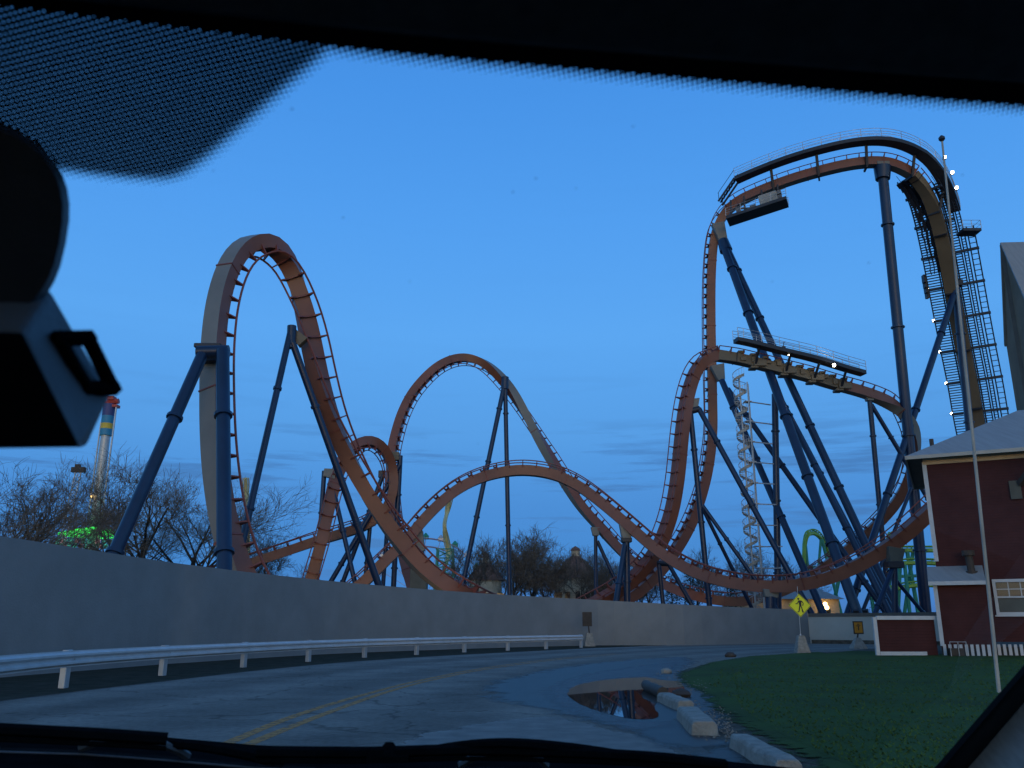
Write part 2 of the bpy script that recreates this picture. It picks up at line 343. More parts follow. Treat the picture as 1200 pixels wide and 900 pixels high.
# pale gravel shoulder past the bend, dirt strip by the kerb stones
def blob(name, px, z, m, kind='structure', rough=.0):
    pts = catmull([G(*p) for p in px + [px[0]]], 5)[:-1]
    if rough: pts = [p + V((random.uniform(-1, 1), random.uniform(-1, 1), 0)) * rough * (p.y / 30) for p in pts]
    return sheet(name, pts, z, m, kind)
blob('dirt_strip', [(762, 806), (790, 786), (830, 776), (900, 768), (1040, 761), (1060, 772), (900, 790), (850, 812), (880, 850), (960, 896), (1010, 940), (1100, 1050), (900, 1080), (860, 930), (826, 872), (790, 838), (772, 822)], -.005, M['dirt'], rough=.12)
blob('gravel_shoulder', [(757, 787), (790, 777), (830, 771), (900, 766), (950, 762.5), (1010, 759.6), (1010, 761.5), (950, 765.5), (900, 770), (850, 775), (812, 782), (785, 788), (765, 790)], -.002, M['gravel'], rough=.12)
vg = [p for p in LE]; wb = [(945, 752), (800, 753.2), (690, 755.5), (600, 757), (500, 759.5), (400, 763), (300, 768), (200, 775), (100, 784), (0, 794), (-160, 812)]
sheet('verge', [G(*p) for p in vg[:-1]] + [G(*p) for p in wb], -.004, M['verge'])
ribbon('road_edge', [(p[0], p[1] + .3) for p in LE[:-1]], (.06, .05), 0.0, M['dirt'])
# damp asphalt round the puddle
WETP = [(580, 806), (605, 795), (650, 785), (700, 778), (750, 773), (800, 770), (806, 776), (790, 788), (800, 800), (822, 812), (834, 826), (820, 840), (830, 860), (850, 890), (800, 872), (770, 858), (730, 850), (680, 838), (640, 828), (595, 818)]
def polydist(px, py, poly):
    d = 1e9; ins = False; n = len(poly)
    for i in range(n):
        x1, y1 = poly[i]; x2, y2 = poly[(i + 1) % n]
        if (y1 > py) != (y2 > py) and px < (x2 - x1) * (py - y1) / (y2 - y1) + x1: ins = not ins
        L = (x2 - x1) ** 2 + (y2 - y1) ** 2; t = max(0, min(1, ((px - x1) * (x2 - x1) + (py - y1) * (y2 - y1)) / L))
        d = min(d, math.hypot(px - x1 - t * (x2 - x1), py - y1 - t * (y2 - y1)))
    return d if ins else -d
wp = [(G(*p).x, G(*p).y) for p in WETP]
xs = np.arange(min(p[0] for p in wp) - .5, max(p[0] for p in wp) + .5, .35); ys = np.arange(min(p[1] for p in wp) - .5, max(p[1] for p in wp) + .5, .35)
vs = []; ed = []; fs = []
for y in ys:
    for x in xs: vs.append((x, y, .002)); ed.append(max(0, min(1, .5 + polydist(x, y, wp) * .55)))
nx = len(xs)
for j in range(len(ys) - 1):
    for i in range(nx - 1):
        q = (j * nx + i, j * nx + i + 1, (j + 1) * nx + i + 1, (j + 1) * nx + i)
        if max(ed[k] for k in q) > .1: fs.append(q)
me = bpy.data.meshes.new('damp_patch'); me.from_pydata(vs, [], fs); me.materials.append(M['wet'])
at = me.attributes.new('edge', 'FLOAT', 'POINT'); at.data.foreach_set('value', ed)
o = link('damp_patch', me, None, 'structure')
def soft(name, px, m, z, k=.55, st=.3):
    wp = [(G(*p).x, G(*p).y) for p in px]; vs = []; ed = []; fs = []
    xs = np.arange(min(p[0] for p in wp) - .5, max(p[0] for p in wp) + .5, st); ys = np.arange(min(p[1] for p in wp) - .5, max(p[1] for p in wp) + .5, st); nx = len(xs)
    for y in ys:
        for x in xs: vs.append((x, y, z)); ed.append(max(0, min(1, .5 + polydist(x, y, wp) * k)))
    for j in range(len(ys) - 1):
        for i in range(nx - 1):
            q = (j * nx + i, j * nx + i + 1, (j + 1) * nx + i + 1, (j + 1) * nx + i)
            if max(ed[t] for t in q) > .1: fs.append(q)
    me = bpy.data.meshes.new(name); me.from_pydata(vs, [], fs); me.materials.append(m); at = me.attributes.new('edge', 'FLOAT', 'POINT'); at.data.foreach_set('value', ed); return link(name, me, None, 'structure')
soft('sheen_edge', [(640, 812), (655, 800), (690, 790), (730, 783), (770, 778), (795, 776), (785, 786), (770, 793), (720, 795), (690, 800), (672, 808), (668, 818), (690, 830), (740, 845), (775, 846), (780, 853), (740, 855), (700, 845), (660, 830)], M['sheen'], .004, 1.1, .2)  # pale ring round the puddle: reflected sky put into the colour
soft('pale_patch', [(420, 960), (430, 890), (500, 862), (575, 846), (640, 840), (700, 852), (760, 866), (810, 890), (830, 920), (700, 980)], M['patch'], 0.0, 1.2, .2)
PUD = [(665, 813), (672, 805), (695, 799), (725, 795.5), (757, 794), (775, 797), (796, 799), (802, 807), (796, 814), (778, 818), (768, 828), (772, 840), (757, 843), (738, 842), (712, 837), (688, 829), (672, 821)]
blob('puddle', PUD, .007, M['water'], rough=.03)
LAWN = [(800, 789), (835, 777), (880, 769.5), (945, 765.5), (1000, 763), (1100, 766.5), (1400, 775), (1700, 800), (1700, 1100), (1200, 1080), (1010, 918), (935, 878), (880, 850), (846, 828), (832, 812), (806, 800)]
lawn_pts = [G(*p) for p in LAWN]
lp = catmull(lawn_pts + [lawn_pts[0]], 6)[:-1]
vs2 = [(p.x, p.y, .02) for p in lp]
M['grass_edge'] = M['grass'].copy(); t_ = M['grass_edge'].node_tree; b_ = t_.nodes['Principled BSDF']; n_ = t_.nodes.new('ShaderNodeTexNoise'); n_.inputs['Scale'].default_value = 3.5; n_.inputs['Detail'].default_value = 8; n_.inputs['Roughness'].default_value = .7
c_ = t_.nodes.new('ShaderNodeTexCoord'); t_.links.new(c_.outputs['Object'], n_.inputs[0]); a_ = t_.nodes.new('ShaderNodeAttribute'); a_.attribute_name = 'edge'; d_ = t_.nodes.new('ShaderNodeMath'); t_.links.new(n_.outputs[0], d_.inputs[0]); t_.links.new(a_.outputs['Fac'], d_.inputs[1])
m2_ = t_.nodes.new('ShaderNodeMapRange'); t_.links.new(d_.outputs[0], m2_.inputs[0]); m2_.inputs[1].default_value = .96; m2_.inputs[2].default_value = 1.06; t_.links.new(m2_.outputs[0], b_.inputs['Alpha'])
soft('lawn_fringe', [(796, 790), (835, 776), (880, 769), (945, 765), (960, 764), (1015, 775), (1060, 930), (1010, 922), (930, 882), (874, 853), (840, 830), (826, 813), (800, 801)], M['grass_edge'], .010, .55, .25)
LAWN[:4] = [(830, 792), (850, 783), (890, 774), (950, 768.5)]; LAWN[10:] = [(1030, 918), (965, 884), (912, 858), (872, 834), (852, 816), (832, 804)]
lp = catmull([G(*p) for p in LAWN] + [G(*LAWN[0])], 6)[:-1]
sheet('lawn', [p + V((random.uniform(-.1, .1), random.uniform(-.1, .1), 0)) * (p.y / 25) for p in lp], .013, M['grass'])
lw = [(p.x, p.y) for p in lp]
b = MB(); cnt = 0
x0, x1 = min(p[0] for p in lw), max(p[0] for p in lw)
while cnt < 11000:
    y = 9 + 34 * random.random() ** 2.2; x = y * random.uniform(.14, .62)
    if polydist(x, y, lw) < .03 * random.random(): continue
    cnt += 1; a = random.uniform(0, math.pi); h = random.uniform(.012, .035) * (1 + (random.random() < .03)); wd = random.uniform(.006, .014) * (1 + y / 20)
    dx, dy = math.cos(a) * wd, math.sin(a) * wd
    b.add([(x - dx, y - dy, .018), (x + dx, y + dy, .018), (x + random.uniform(-.04, .04), y + random.uniform(-.04, .04), .02 + h)], [(0, 1, 2)])
b.build('grass', M['blade'], kind='stuff')

# ---------------------------------------------------------------- boundary walls
def wall_h(px): return float(np.interp(px, [-500, 0, 400, 690, 800, 950], [4.3, 4.2, 4.0, 3.65, 3.25, 3.0]))
def wall_line(tops, H):
    r = []
    for px, py in tops:
        h = wall_h(px); q = ray(px, py); p = EYE + q * ((h - EYE.z) / q.z); r.append(V((p.x, p.y, h)))
    return r
WT = [(-420, 571), (-200, 599), (0, 628), (100, 643.5), (200, 659), (240, 664), (300, 671.5), (400, 682), (500, 690.5), (600, 697.5), (700, 703), (800, 708.5), (900, 713), (946, 714.5)]
def wall_mesh(pts, H, th, z0=-.3):
    n = len(pts); b = MB(); L = []
    for i, p in enumerate(pts):
        t = (pts[min(i + 1, n - 1)] - pts[max(i - 1, 0)]).normalized(); nn = V((-t.y, t.x, 0))
        h = H or p.z; g_ = V((p.x, p.y, 0)); L += [V((p.x, p.y, z0)), V((p.x, p.y, h)), g_ + nn * th + V((0, 0, h)), g_ + nn * th + V((0, 0, z0))]
    fs = []
    for i in range(n - 1):
        for k in range(4): fs.append((4 * i + k, 4 * i + (k + 1) % 4, 4 * i + 4 + (k + 1) % 4, 4 * i + 4 + k))
    fs += [(0, 1, 2, 3), tuple(4 * (n - 1) + k for k in (3, 2, 1, 0))]
    b.add(L, fs); return b
wl = catmull(wall_line(WT, 0), 5)
tag(wall_mesh(wl, None, .3).build('concrete_wall', M['concrete']), 'long curved grey concrete wall running behind the white guardrail', 'wall')
wr = [P(948, 733, 83), P(1032, 733, 79), P(1150, 733, 72)]
for p in wr: p.z = 0
o = tag(wall_mesh(wr, 2.35, .3).build('boundary_wall', M['concrete2']), 'short pale wall with brown coping beyond the crossing sign', 'wall')
b = wall_mesh([p + V((0, -.06, 0)) for p in wr], 2.65, .45, 2.35); b.build('coping', M['capstone'], o)
b = wall_mesh([p + V((0, -.35, 0)) for p in wr], .32, .35, -.1); o2 = b.build('kerb', M['dirt'], None, 'structure')

# ---------------------------------------------------------------- guardrail
gb = [(-130, 846), (-40, 826), (74, 806), (190, 791.5), (285, 782), (361, 775.3), (427, 770.5), (488, 767.3), (544, 764.4), (595, 762.3), (640, 760.6), (681, 759)]
gp = [G(*p) for p in gb]
gr = thing('guardrail', 'white painted steel guardrail along the left edge of the road', 'guardrail')
path = catmull(gp, 8); b = MB()
prof = [(.02, .90), (.02, .87), (.11, .82), (.11, .77), (.02, .71), (.02, .69), (.11, .63), (.11, .58), (.02, .53), (.02, .50), (0, .50), (0, .53), (.09, .58), (.09, .63), (0, .69), (0, .71), (.09, .77), (.09, .82), (0, .87), (0, .90)]
vs = []; n = len(prof)
for i, p in enumerate(path):
    t = (path[min(i + 1, len(path) - 1)] - path[max(i - 1, 0)]).normalized(); nn = V((t.y, -t.x, 0))
    vs += [p + nn * (.09 + a) + V((0, 0, z)) for a, z in prof]
b.add(vs, [(i * n + j, i * n + (j + 1) % n, (i + 1) * n + (j + 1) % n, (i + 1) * n + j) for i in range(len(path) - 1) for j in range(n)] + [tuple((len(path) - 1) * n + j for j in range(n))])
b.build('rail_beam', M['white'], gr)
for i, p in enumerate(gp):
    t = (gp[min(i + 1, len(gp) - 1)] - gp[max(i - 1, 0)]).normalized(); b = MB(); ang = Matrix.Rotation(math.atan2(t.y, t.x), 3, 'Z')
    b.box(p + V((0, 0, .43)), .26, .16, .98, ang); bevel(b.build('post', M['galv'], gr), .012, 1)
    nn = V((t.y, -t.x, 0)); b = MB(); b.tube([p + nn * .185 + V((0, 0, .70)), p + nn * .21 + V((0, 0, .70))], .03, 6); b.build('bolt', M['galv'], gr)

# ---------------------------------------------------------------- roadside signs
def conebase(pos, w0, w1, h):
    b = MB(); vs = [pos + V((sx * w / 2, sy * w / 2, z)) for w, z in ((w0, 0), (w0 * .97, .05), (w1, h)) for sx, sy in ((-1, -1), (1, -1), (1, 1), (-1, 1))]
    b.add(vs, [(3, 2, 1, 0), (8, 9, 10, 11)] + [(r * 4 + j, r * 4 + (j + 1) % 4, r * 4 + 4 + (j + 1) % 4, r * 4 + 4 + j) for r in (0, 1) for j in range(4)]); return b
sg = thing('crossing_sign', 'yellow-green diamond sign with black walking figure on a concrete block', 'sign')
bp_ = G(940, 765); u = bp_.y / F * 1.0
bevel(conebase(bp_, .80, .37, .98).build('concrete_base', M['block'], sg), .02, 1)
sc0 = P(937, 709.5, bp_.y); b = MB(); b.tube([bp_ + V((0, .0, .95)), V((bp_.x, bp_.y + .02, .95 + .12))], .05, 8); b.tube([bp_ + V((0, 0, 1.0)), V((sc0.x - .04, bp_.y, sc0.z + 1.1))], .018, 6); b.build('post', M['galv'], sg)
hd = .68; fy = bp_.y - .06
def diamond(h, y, th, m, name, par):
    b = MB(); b.prism([(sc0.x - h, y, sc0.z), (sc0.x, y, sc0.z - h), (sc0.x + h, y, sc0.z), (sc0.x, y, sc0.z + h)], (0, th, 0)); return b.build(name, m, par)
plate = diamond(hd, fy, .02, M['signyel'], 'sign_plate', sg)
b = MB()
for a, c in (((-1, 0), (0, -1)), ((0, -1), (1, 0)), ((1, 0), (0, 1)), ((0, 1), (-1, 0))):
    q = hd * .94; b.bar((sc0.x + a[0] * q, fy - .004, sc0.z + a[1] * q), (sc0.x + c[0] * q, fy - .004, sc0.z + c[1] * q), .006, .02, (0, 0, 1))
b.build('border', M['signblack'], plate)
b = MB(); fx = lambda x, z: V((sc0.x + x * hd / 100, fy - .006, sc0.z + z * hd / 100))
b.add([fx(-10 + 9 * math.cos(a * math.pi / 5), 56 + 9 * math.sin(a * math.pi / 5)) for a in range(10)], [tuple(range(10))])
def limb(pts): b.add([fx(*p) for p in pts], [tuple(range(len(pts)))])
limb([(-12, 42), (8, 44), (16, 34), (13, -2), (-6, -4), (-8, 20)])
limb([(-10, 40), (-6, 28), (-22, 12), (-38, 10), (-38, 17), (-24, 20)])
limb([(8, 42), (14, 30), (27, 16), (20, -2), (27, -4), (34, 17), (20, 40)])
limb([(-6, -2), (5, -3), (-1, -28), (-10, -58), (-26, -58), (-26, -52), (-16, -51), (-12, -28)])
limb([(2, -2), (13, -2), (20, -28), (30, -60), (16, -60), (12, -32)])
b.build('walking_figure', M['signblack'], plate)
sg = thing('warning_sign', 'small orange square sign with dark frame on a pyramid base', 'sign')
q = G(1006, 760.5); b = conebase(q, 1.0, .3, .75); bevel(b.build('concrete_base', M['block'], sg), .02, 1)
k_ = P(1005, 735.5, q.y); b = MB(); b.tube([q + V((0, 0, .7)), V((k_.x, q.y, k_.z - .3))], .06, 8); b.build('post', M['rust'], sg)
b = MB(); b.box((k_.x, q.y - .1, k_.z), .68, .06, .86); fr_ = b.build('frame', M['rust'], sg)
b = MB(); b.box((k_.x, q.y - .14, k_.z), .54, .02, .70); pl_ = b.build('sign_plate', M['signor'], sg)
b = MB(); b.box((k_.x, q.y - .156, k_.z + .12), .28, .006, .06); b.box((k_.x, q.y - .156, k_.z - .05), .08, .006, .26); b.box((k_.x, q.y - .156, k_.z + .22), .16, .006, .05); b.build('symbol', M['rust'], pl_)
sg = thing('notice_board', 'dark brown board on a thin post at the guardrail end', 'sign')
q = G(691, 757.5); b = conebase(q, .85, .45, 1.0); bevel(b.build('concrete_base', M['block'], sg), .02, 1)
k_ = P(688, 725.5, q.y); b = MB(); b.tube([q + V((0, 0, .95)), V((k_.x + .05, q.y, k_.z))], .05, 8); b.build('post', M['rust'], sg)
b = MB(); b.box((k_.x, q.y - .08, k_.z), .74, .08, 1.08); bevel(b.build('sign_plate', M['rust'], sg), .02, 1)

# ---------------------------------------------------------------- kerb stones, log, rocks
def stone(p0, p1, wd, ht, label, name='parking_stop', m=None):
    a, c = G(*p0), G(*p1); t = c - a; L = t.length; rot = Matrix.Rotation(math.atan2(t.y, t.x), 3, 'Z'); b = MB(); k = 9
    vs = []; prof = [(-.5, 0), (-.46, .75), (-.36, 1), (.36, 1), (.46, .75), (.5, 0)]
    for i in range(k):
        for x, z in prof:
            e = .96 if i in (0, k - 1) else 1
            vs.append(a + rot @ V((L * i / (k - 1) + random.uniform(-.006, .006), x * wd * e + random.uniform(-.008, .008), z * ht * e + (random.uniform(-.008, .008) if z else -.03))))
    n = len(prof); b.add(vs, [(i * n + j, i * n + (j + 1) % n, (i + 1) * n + (j + 1) % n, (i + 1) * n + j) for i in range(k - 1) for j in range(n)] + [tuple(range(n))[::-1], tuple((k - 1) * n + j for j in range(n))])
    o = bevel(b.build(name, m or M['block']), .012, 1); return tag(o, label, 'kerb stone', 'concrete kerb stones along the lawn edge')
stone((868, 876), (926, 910), .30, .17, 'long pale concrete kerb stone nearest the car by the lawn')
stone((806, 842), (826, 862), .40, .20, 'chunky squared concrete kerb stone between puddle and lawn')
stone((779, 822), (804, 833), .34, .18, 'low concrete kerb stone at the edge of the puddle')
b = MB(); a, c = G(757, 803.5, .1), G(777, 811.5, .1)
b.tube([a + (c - a) * (i / 6) + V((0, 0, random.uniform(-.02, .02))) for i in range(7)], [.12, .13, .135, .13, .135, .135, .13], 12); tag(b.build('log', M['rust'], smooth=True), 'short dark log lying in the puddle', 'log')
def rock(px, py, s, label, m='block'):
    g = G(px, py); b = MB(); nr, ns_ = 6, 9; vs = []
    for i in range(nr + 1):
        th = math.pi * i / nr
        for j in range(ns_):
            k = s * random.uniform(.82, 1.1); vs.append(g + V((math.sin(th) * math.cos(6.283 * j / ns_) * k, math.sin(th) * math.sin(6.283 * j / ns_) * k * .8, s * .3 + math.cos(th) * k * .55)))
    b.add(vs, [(i * ns_ + j, i * ns_ + (j + 1) % ns_, (i + 1) * ns_ + (j + 1) % ns_, (i + 1) * ns_ + j) for i in range(nr) for j in range(ns_)])
    return tag(b.build('rock', M[m], smooth=True), label, 'rock')
rock(781, 789, .2, 'pale rock at the tip of the gravel strip')
rock(799, 817, .22, 'dark rock between the puddle and the lawn', 'rust')
rock(856, 770, .3, 'small dark clump of rock on the pale gravel edge', 'rust')
b = MB()
for i in range(420):
    x, y = random.choice([(805, 822), (828, 838), (790, 792), (850, 860), (815, 806), (842, 850)]); g = G(x + random.gauss(0, 14), y + random.gauss(0, 5)); s = random.uniform(.01, .035)
    b.add([g + V((s, 0, .0)), g + V((-.5 * s, .8 * s, 0)), g + V((-.5 * s, -.8 * s, 0)), g + V((random.uniform(-.2, .2) * s, 0, s))], [(0, 1, 3), (1, 2, 3), (2, 0, 3)])
b.build('gravel', M['gravel'], kind='stuff')

# ---------------------------------------------------------------- red building with annex
PIV = V((23.7, 49.6, 0)); BROT = Matrix.Rotation(R(-26), 4, 'Z')
def Pw(px, py, off=0.0):   # pixel on the turned front wall, in the building's own frame
    n_ = (BROT @ V((0, -1, 0, 0))).to_3d(); o_ = PIV + n_ * off; q_ = ray(px, py); p_ = EYE + q_ * ((o_ - EYE).dot(n_) / q_.dot(n_))
    return (BROT.inverted() @ (p_ - PIV).to_4d()).to_3d() + PIV
bd_ = thing('red_building', 'large dark red clapboard building with grey hip roof and white corner trim', 'building')
BX0, BX1, BY0, BY1, BE = 23.7, 52.0, 49.6, 60.5, 10.9
b = MB(); b.box(((BX0 + BX1) / 2, (BY0 + BY1) / 2, BE / 2 + .35), BX1 - BX0, BY1 - BY0, BE - .7); b.build('wall', M['brickred'], bd_)
ov = .85; ez = BE; rz = 14.3; ry_ = (BY0 + BY1) / 2
e = [V((BX0 - ov, BY0 - ov, ez)), V((BX1 + ov, BY0 - ov, ez)), V((BX1 + ov, BY1 + ov, ez)), V((BX0 - ov, BY1 + ov, ez))]
r0, r1 = V((BX0 + 5.6, ry_, rz)), V((BX1 - 5.6, ry_, rz))
b = MB(); b.add(e + [r0, r1], [(0, 1, 5, 4), (1, 2, 5), (2, 3, 4, 5), (3, 0, 4)]); b.add([p - V((0, 0, .06)) for p in e], [(3, 2, 1, 0)], 1)
rf = b.build('roof', [M['roof'], M['soffit']], bd_)
b = MB()
for i in range(4):
    a, c = e[i], e[(i + 1) % 4]; b.bar(a - V((0, 0, .1)), c - V((0, 0, .1)), .08, .2)
b.build('gutter', M['concrete2'], rf)
b = MB(); b.tube([V((24.3, 50.5, 11.1)), V((24.3, 50.5, 12.1))], .12, 8); b.build('vent_pipe', M['rust'], rf)
def trimbar(a, c, wd=.22, name='corner_trim', m='white', par=None, th=.1):
    b = MB(); b.bar(a, c, wd, th, (0, 1, 0)); return b.build(name, M[m], par or bd_)
trimbar(V((BX0 + .06, BY0 - .04, 5.0)), V((BX0 + .06, BY0 - .04, ez - .3)))
trimbar(V((BX0, BY0 - .05, ez - .28)), V((BX1, BY0 - .05, ez - .28)), .34, 'frieze_board', 'cream')
# annex
AY = 48.1; AX0 = Pw(1101, 740, 1.5).x; AX1 = Pw(1158, 720, 1.5).x
az = Pw(1095, 684, 1.5).z; at_ = Pw(1095, 666).z
b = MB(); b.box(((AX0 + AX1) / 2, (AY + BY0) / 2, (az + .35) / 2 + .02), AX1 - AX0, BY0 - AY - .01, az - .4); an = b.build('annex', M['brickred'], bd_)
b = MB(); b.prism([V((AX0 - .25, AY - .3, az)), V((AX0 - .25, AY - .3, az + .1)), V((AX0 - .25, BY0 - .003, at_ + .1)), V((AX0 - .25, BY0 - .003, at_))], (AX1 - AX0 + .35, 0, 0)); ar = b.build('annex_roof', M['roof'], bd_)
trimbar(V((AX0 - .25, AY - .34, az)), V((AX1 + .1, AY - .34, az)), .2, 'fascia')
trimbar(V((AX0 + .06, AY - .04, .5)), V((AX0 + .06, AY - .04, az - .05)), .2)
vp = Pw(1139, 672, .7); b = MB(); b.tube([vp, vp + V((-.05, 0, .95))], .2, 10); b.tube([vp + V((-.05, 0, .95)), vp + V((-.05, 0, 1.22))], .33, 10); b.tube([vp + V((0, 0, -.1)), vp + V((0, 0, .12))], .3, 10); b.build('roof_vent', M['rust'], bd_)
# picket skirting: single slats
sl_ = MB(); sl_.box((0, 0, .3), .15, .04, .56); sm = sl_.mesh('skirting_slat', M['white'])
x = AX0 + .15
while x < 35.5:
    o = link('skirting_slat', sm, bd_); o.matrix_basis = Matrix.Translation((x, AY - .05 if x < AX1 else BY0 - .06, 0)); x += .26
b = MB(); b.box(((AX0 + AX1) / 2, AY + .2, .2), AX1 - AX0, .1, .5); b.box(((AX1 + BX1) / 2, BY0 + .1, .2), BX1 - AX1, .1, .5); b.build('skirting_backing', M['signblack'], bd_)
# window
def window(px0, py0, px1, py1, Y, par):
    a, c = Pw(px0, py1), Pw(px1, py0); w_, h_ = c.x - a.x, c.z - a.z; cx, cz = (a.x + c.x) / 2, (a.z + c.z) / 2
    b = MB(); t = .16
    for x in (a.x + t / 2, c.x - t / 2): b.box((x, Y - .05, cz), t, .12, h_)
    for z in (a.z + t / 2, c.z - t / 2): b.box((cx, Y - .05, z), w_ - 2 * t, .12, t)
    b.box((cx, Y - .04, cz), w_ - 2 * t, .1, .09); wf = b.build('window', M['white'], par)
    b = MB(); b.box((cx, Y - .105, a.z - .03), w_ + .15, .2, .08); b.build('sill', M['white'], wf)
    n = 3; pw_ = (w_ - 2 * t) / n; ph = (h_ / 2 - t - .045) / 2
    for i in range(n):
        for j in range(2):
            b = MB(); b.box((a.x + t + pw_ * (i + .5), Y - .02, cz + .045 + ph * (j + .5)), pw_ - .045, .02, ph - .045); b.build('pane', M['glassdark'], wf)
    b = MB(); b.box((cx, Y - .02, cz - .045 - ph), w_ - 2 * t - .04, .02, 2 * ph - .04); b.build('insect_screen', M['soffit'], wf)
    b = MB()
    for i in range(1, n): b.box((a.x + t + pw_ * i, Y - .045, cz + .045 + ph), .05, .05, ph * 2)
    b.box((cx, Y - .048, cz + .045 + ph), w_ - 2 * t, .04, .05); b.build('muntin', M['white'], wf)
window(1168, 678, 1213, 721, BY0, bd_)
# wall lamp at the right edge
q = Pw(1190, 574, .1); b = MB(); b.box(q, .55, .12, 1.0); wl_ = b.build('wall_lamp_plate', M['soffit'], bd_)
b = MB(); b.bar(q + V((.25, -.1, .3)), q + V((1.3, -1.6, 1.5)), .28, .28); b.box(q + V((1.3, -1.7, 1.6)), .6, .6, .5); b.build('bracket_arm', M['rust'], wl_)
BM = Matrix.Translation(PIV) @ BROT @ Matrix.Translation(-PIV); done = set()
for o in [c for c in bd_.children] + [g_ for c in bd_.children for g_ in c.children]:
    if o.data.name.startswith('skirting_slat'): o.matrix_basis = BM @ o.matrix_basis
    elif o.data.name not in done: done.add(o.data.name); o.data.transform(BM)
# low red screen wall with white frame
sw = thing('screen_wall', 'low red panel wall with white frame joined to the building corner', 'wall')
a, c = G(1026, 765.5), G(1098, 766.5); Yw = 48.6; x0 = P(1026, 740, Yw).x; x1 = P(1097, 740, Yw).x; h_ = P(1024, 724, Yw).z
b = MB(); b.box(((x0 + x1) / 2, Yw + .1, h_ / 2), x1 - x0 - .06, .14, h_ - .04); b.build('panel', M['brickred'], sw)
for pa, pb, nm in ((V((x0, Yw, 0)), V((x0, Yw, h_ + .04)), 'corner_trim'), (V((x0 + .12, Yw, h_)), V((x1, Yw, h_)), 'top_rail'), (V((x0 + .12, Yw, .1)), V((x0 + 2.6, Yw, .1)), 'bottom_rail')):
    b = MB(); b.bar(pa, pb, .2, .16, (0, 1, 0)); b.build(nm, M['white'], sw)
# small white tube rack in front of the annex
rk = thing('tube_rack', 'small white tube rack standing by the annex skirting', 'rack')
q = P(1123, 757, 47.2); q.z = 0; b = MB(); hw = .42
b.tube([q + V((-hw, 0, 0)), q + V((-hw, 0, .72)), q + V((hw, 0, .72)), q + V((hw, 0, 0))], .025, 6); b.build('hoop', M['galv'], rk)
b = MB(); b.tube([q + V((0, 0, 0)), q + V((0, 0, .72))], .02, 6); b.build('upright', M['galv'], rk)
b = MB(); b.box(q + V((.05, .35, .2)), .7, .3, .4); bevel(b.build('meter_box', M['rust'], rk), .04, 2)
# tall tower building at the right edge
tb = thing('tower_building', 'tall brown building with steep pale metal roof behind the red building', 'building')
A_, B_ = P(1175, 288, 75), P(1203, 352, 70.5); D2 = V((16, -1.2, 0)); bt = lambda p: V((p.x, p.y, 0)); A2, B2 = A_ + D2, B_ + D2
bk = A_ + V((1.6, 4.6, -8.5))
b = MB(); b.add([bt(A_), A_, B_, bt(B_), bt(A2), A2, B2, bt(B2), bt(bk), bk, bt(bk + D2), bk + D2], [(0, 3, 2, 1), (3, 7, 6, 2), (4, 5, 6, 7), (0, 1, 9, 8), (8, 9, 11, 10), (10, 11, 5, 4)]); b.build('wall', M['tanwall'], tb)
b = MB(); s_ = (B_ - A_).normalized(); o1 = V((-.25, -.1, .05)); b.prism([A_ + o1, B_ + s_ * 1.5 + o1, B2 + s_ * 1.5, A2], (0, -.05, .22)); b.prism([A_ + o1, A2, bk + D2, bk + o1], (0, .05, .22)); b.build('roof', M['roof'], tb)
b = MB(); b.bar(bt(A_) + V((-.1, -.1, 0)), A_ + V((-.1, -.1, 0)), .35, .35); b.build('corner_trim', M['capstone'], tb)
# flagpole
fp = thing('flagpole', 'thin tall pale pole with dark ball standing on the lawn', 'pole')
q = P(1170, 806, 21.4); q.z = 0; top = P(1104, 165, 21.4); b = MB(); b.tube([q, q.lerp(top, .5), top], [.046, .038, .026], 10); b.build('pole', M['beige'], fp, True)
b = MB(); b.tube([top + V((0, 0, -.02)), top + V((0, 0, .04)), top + V((0, 0, .10)), top + V((0, 0, .16))], [.03, .085, .085, .03], 10); b.build('ball_finial', M['navy'], fp, True)

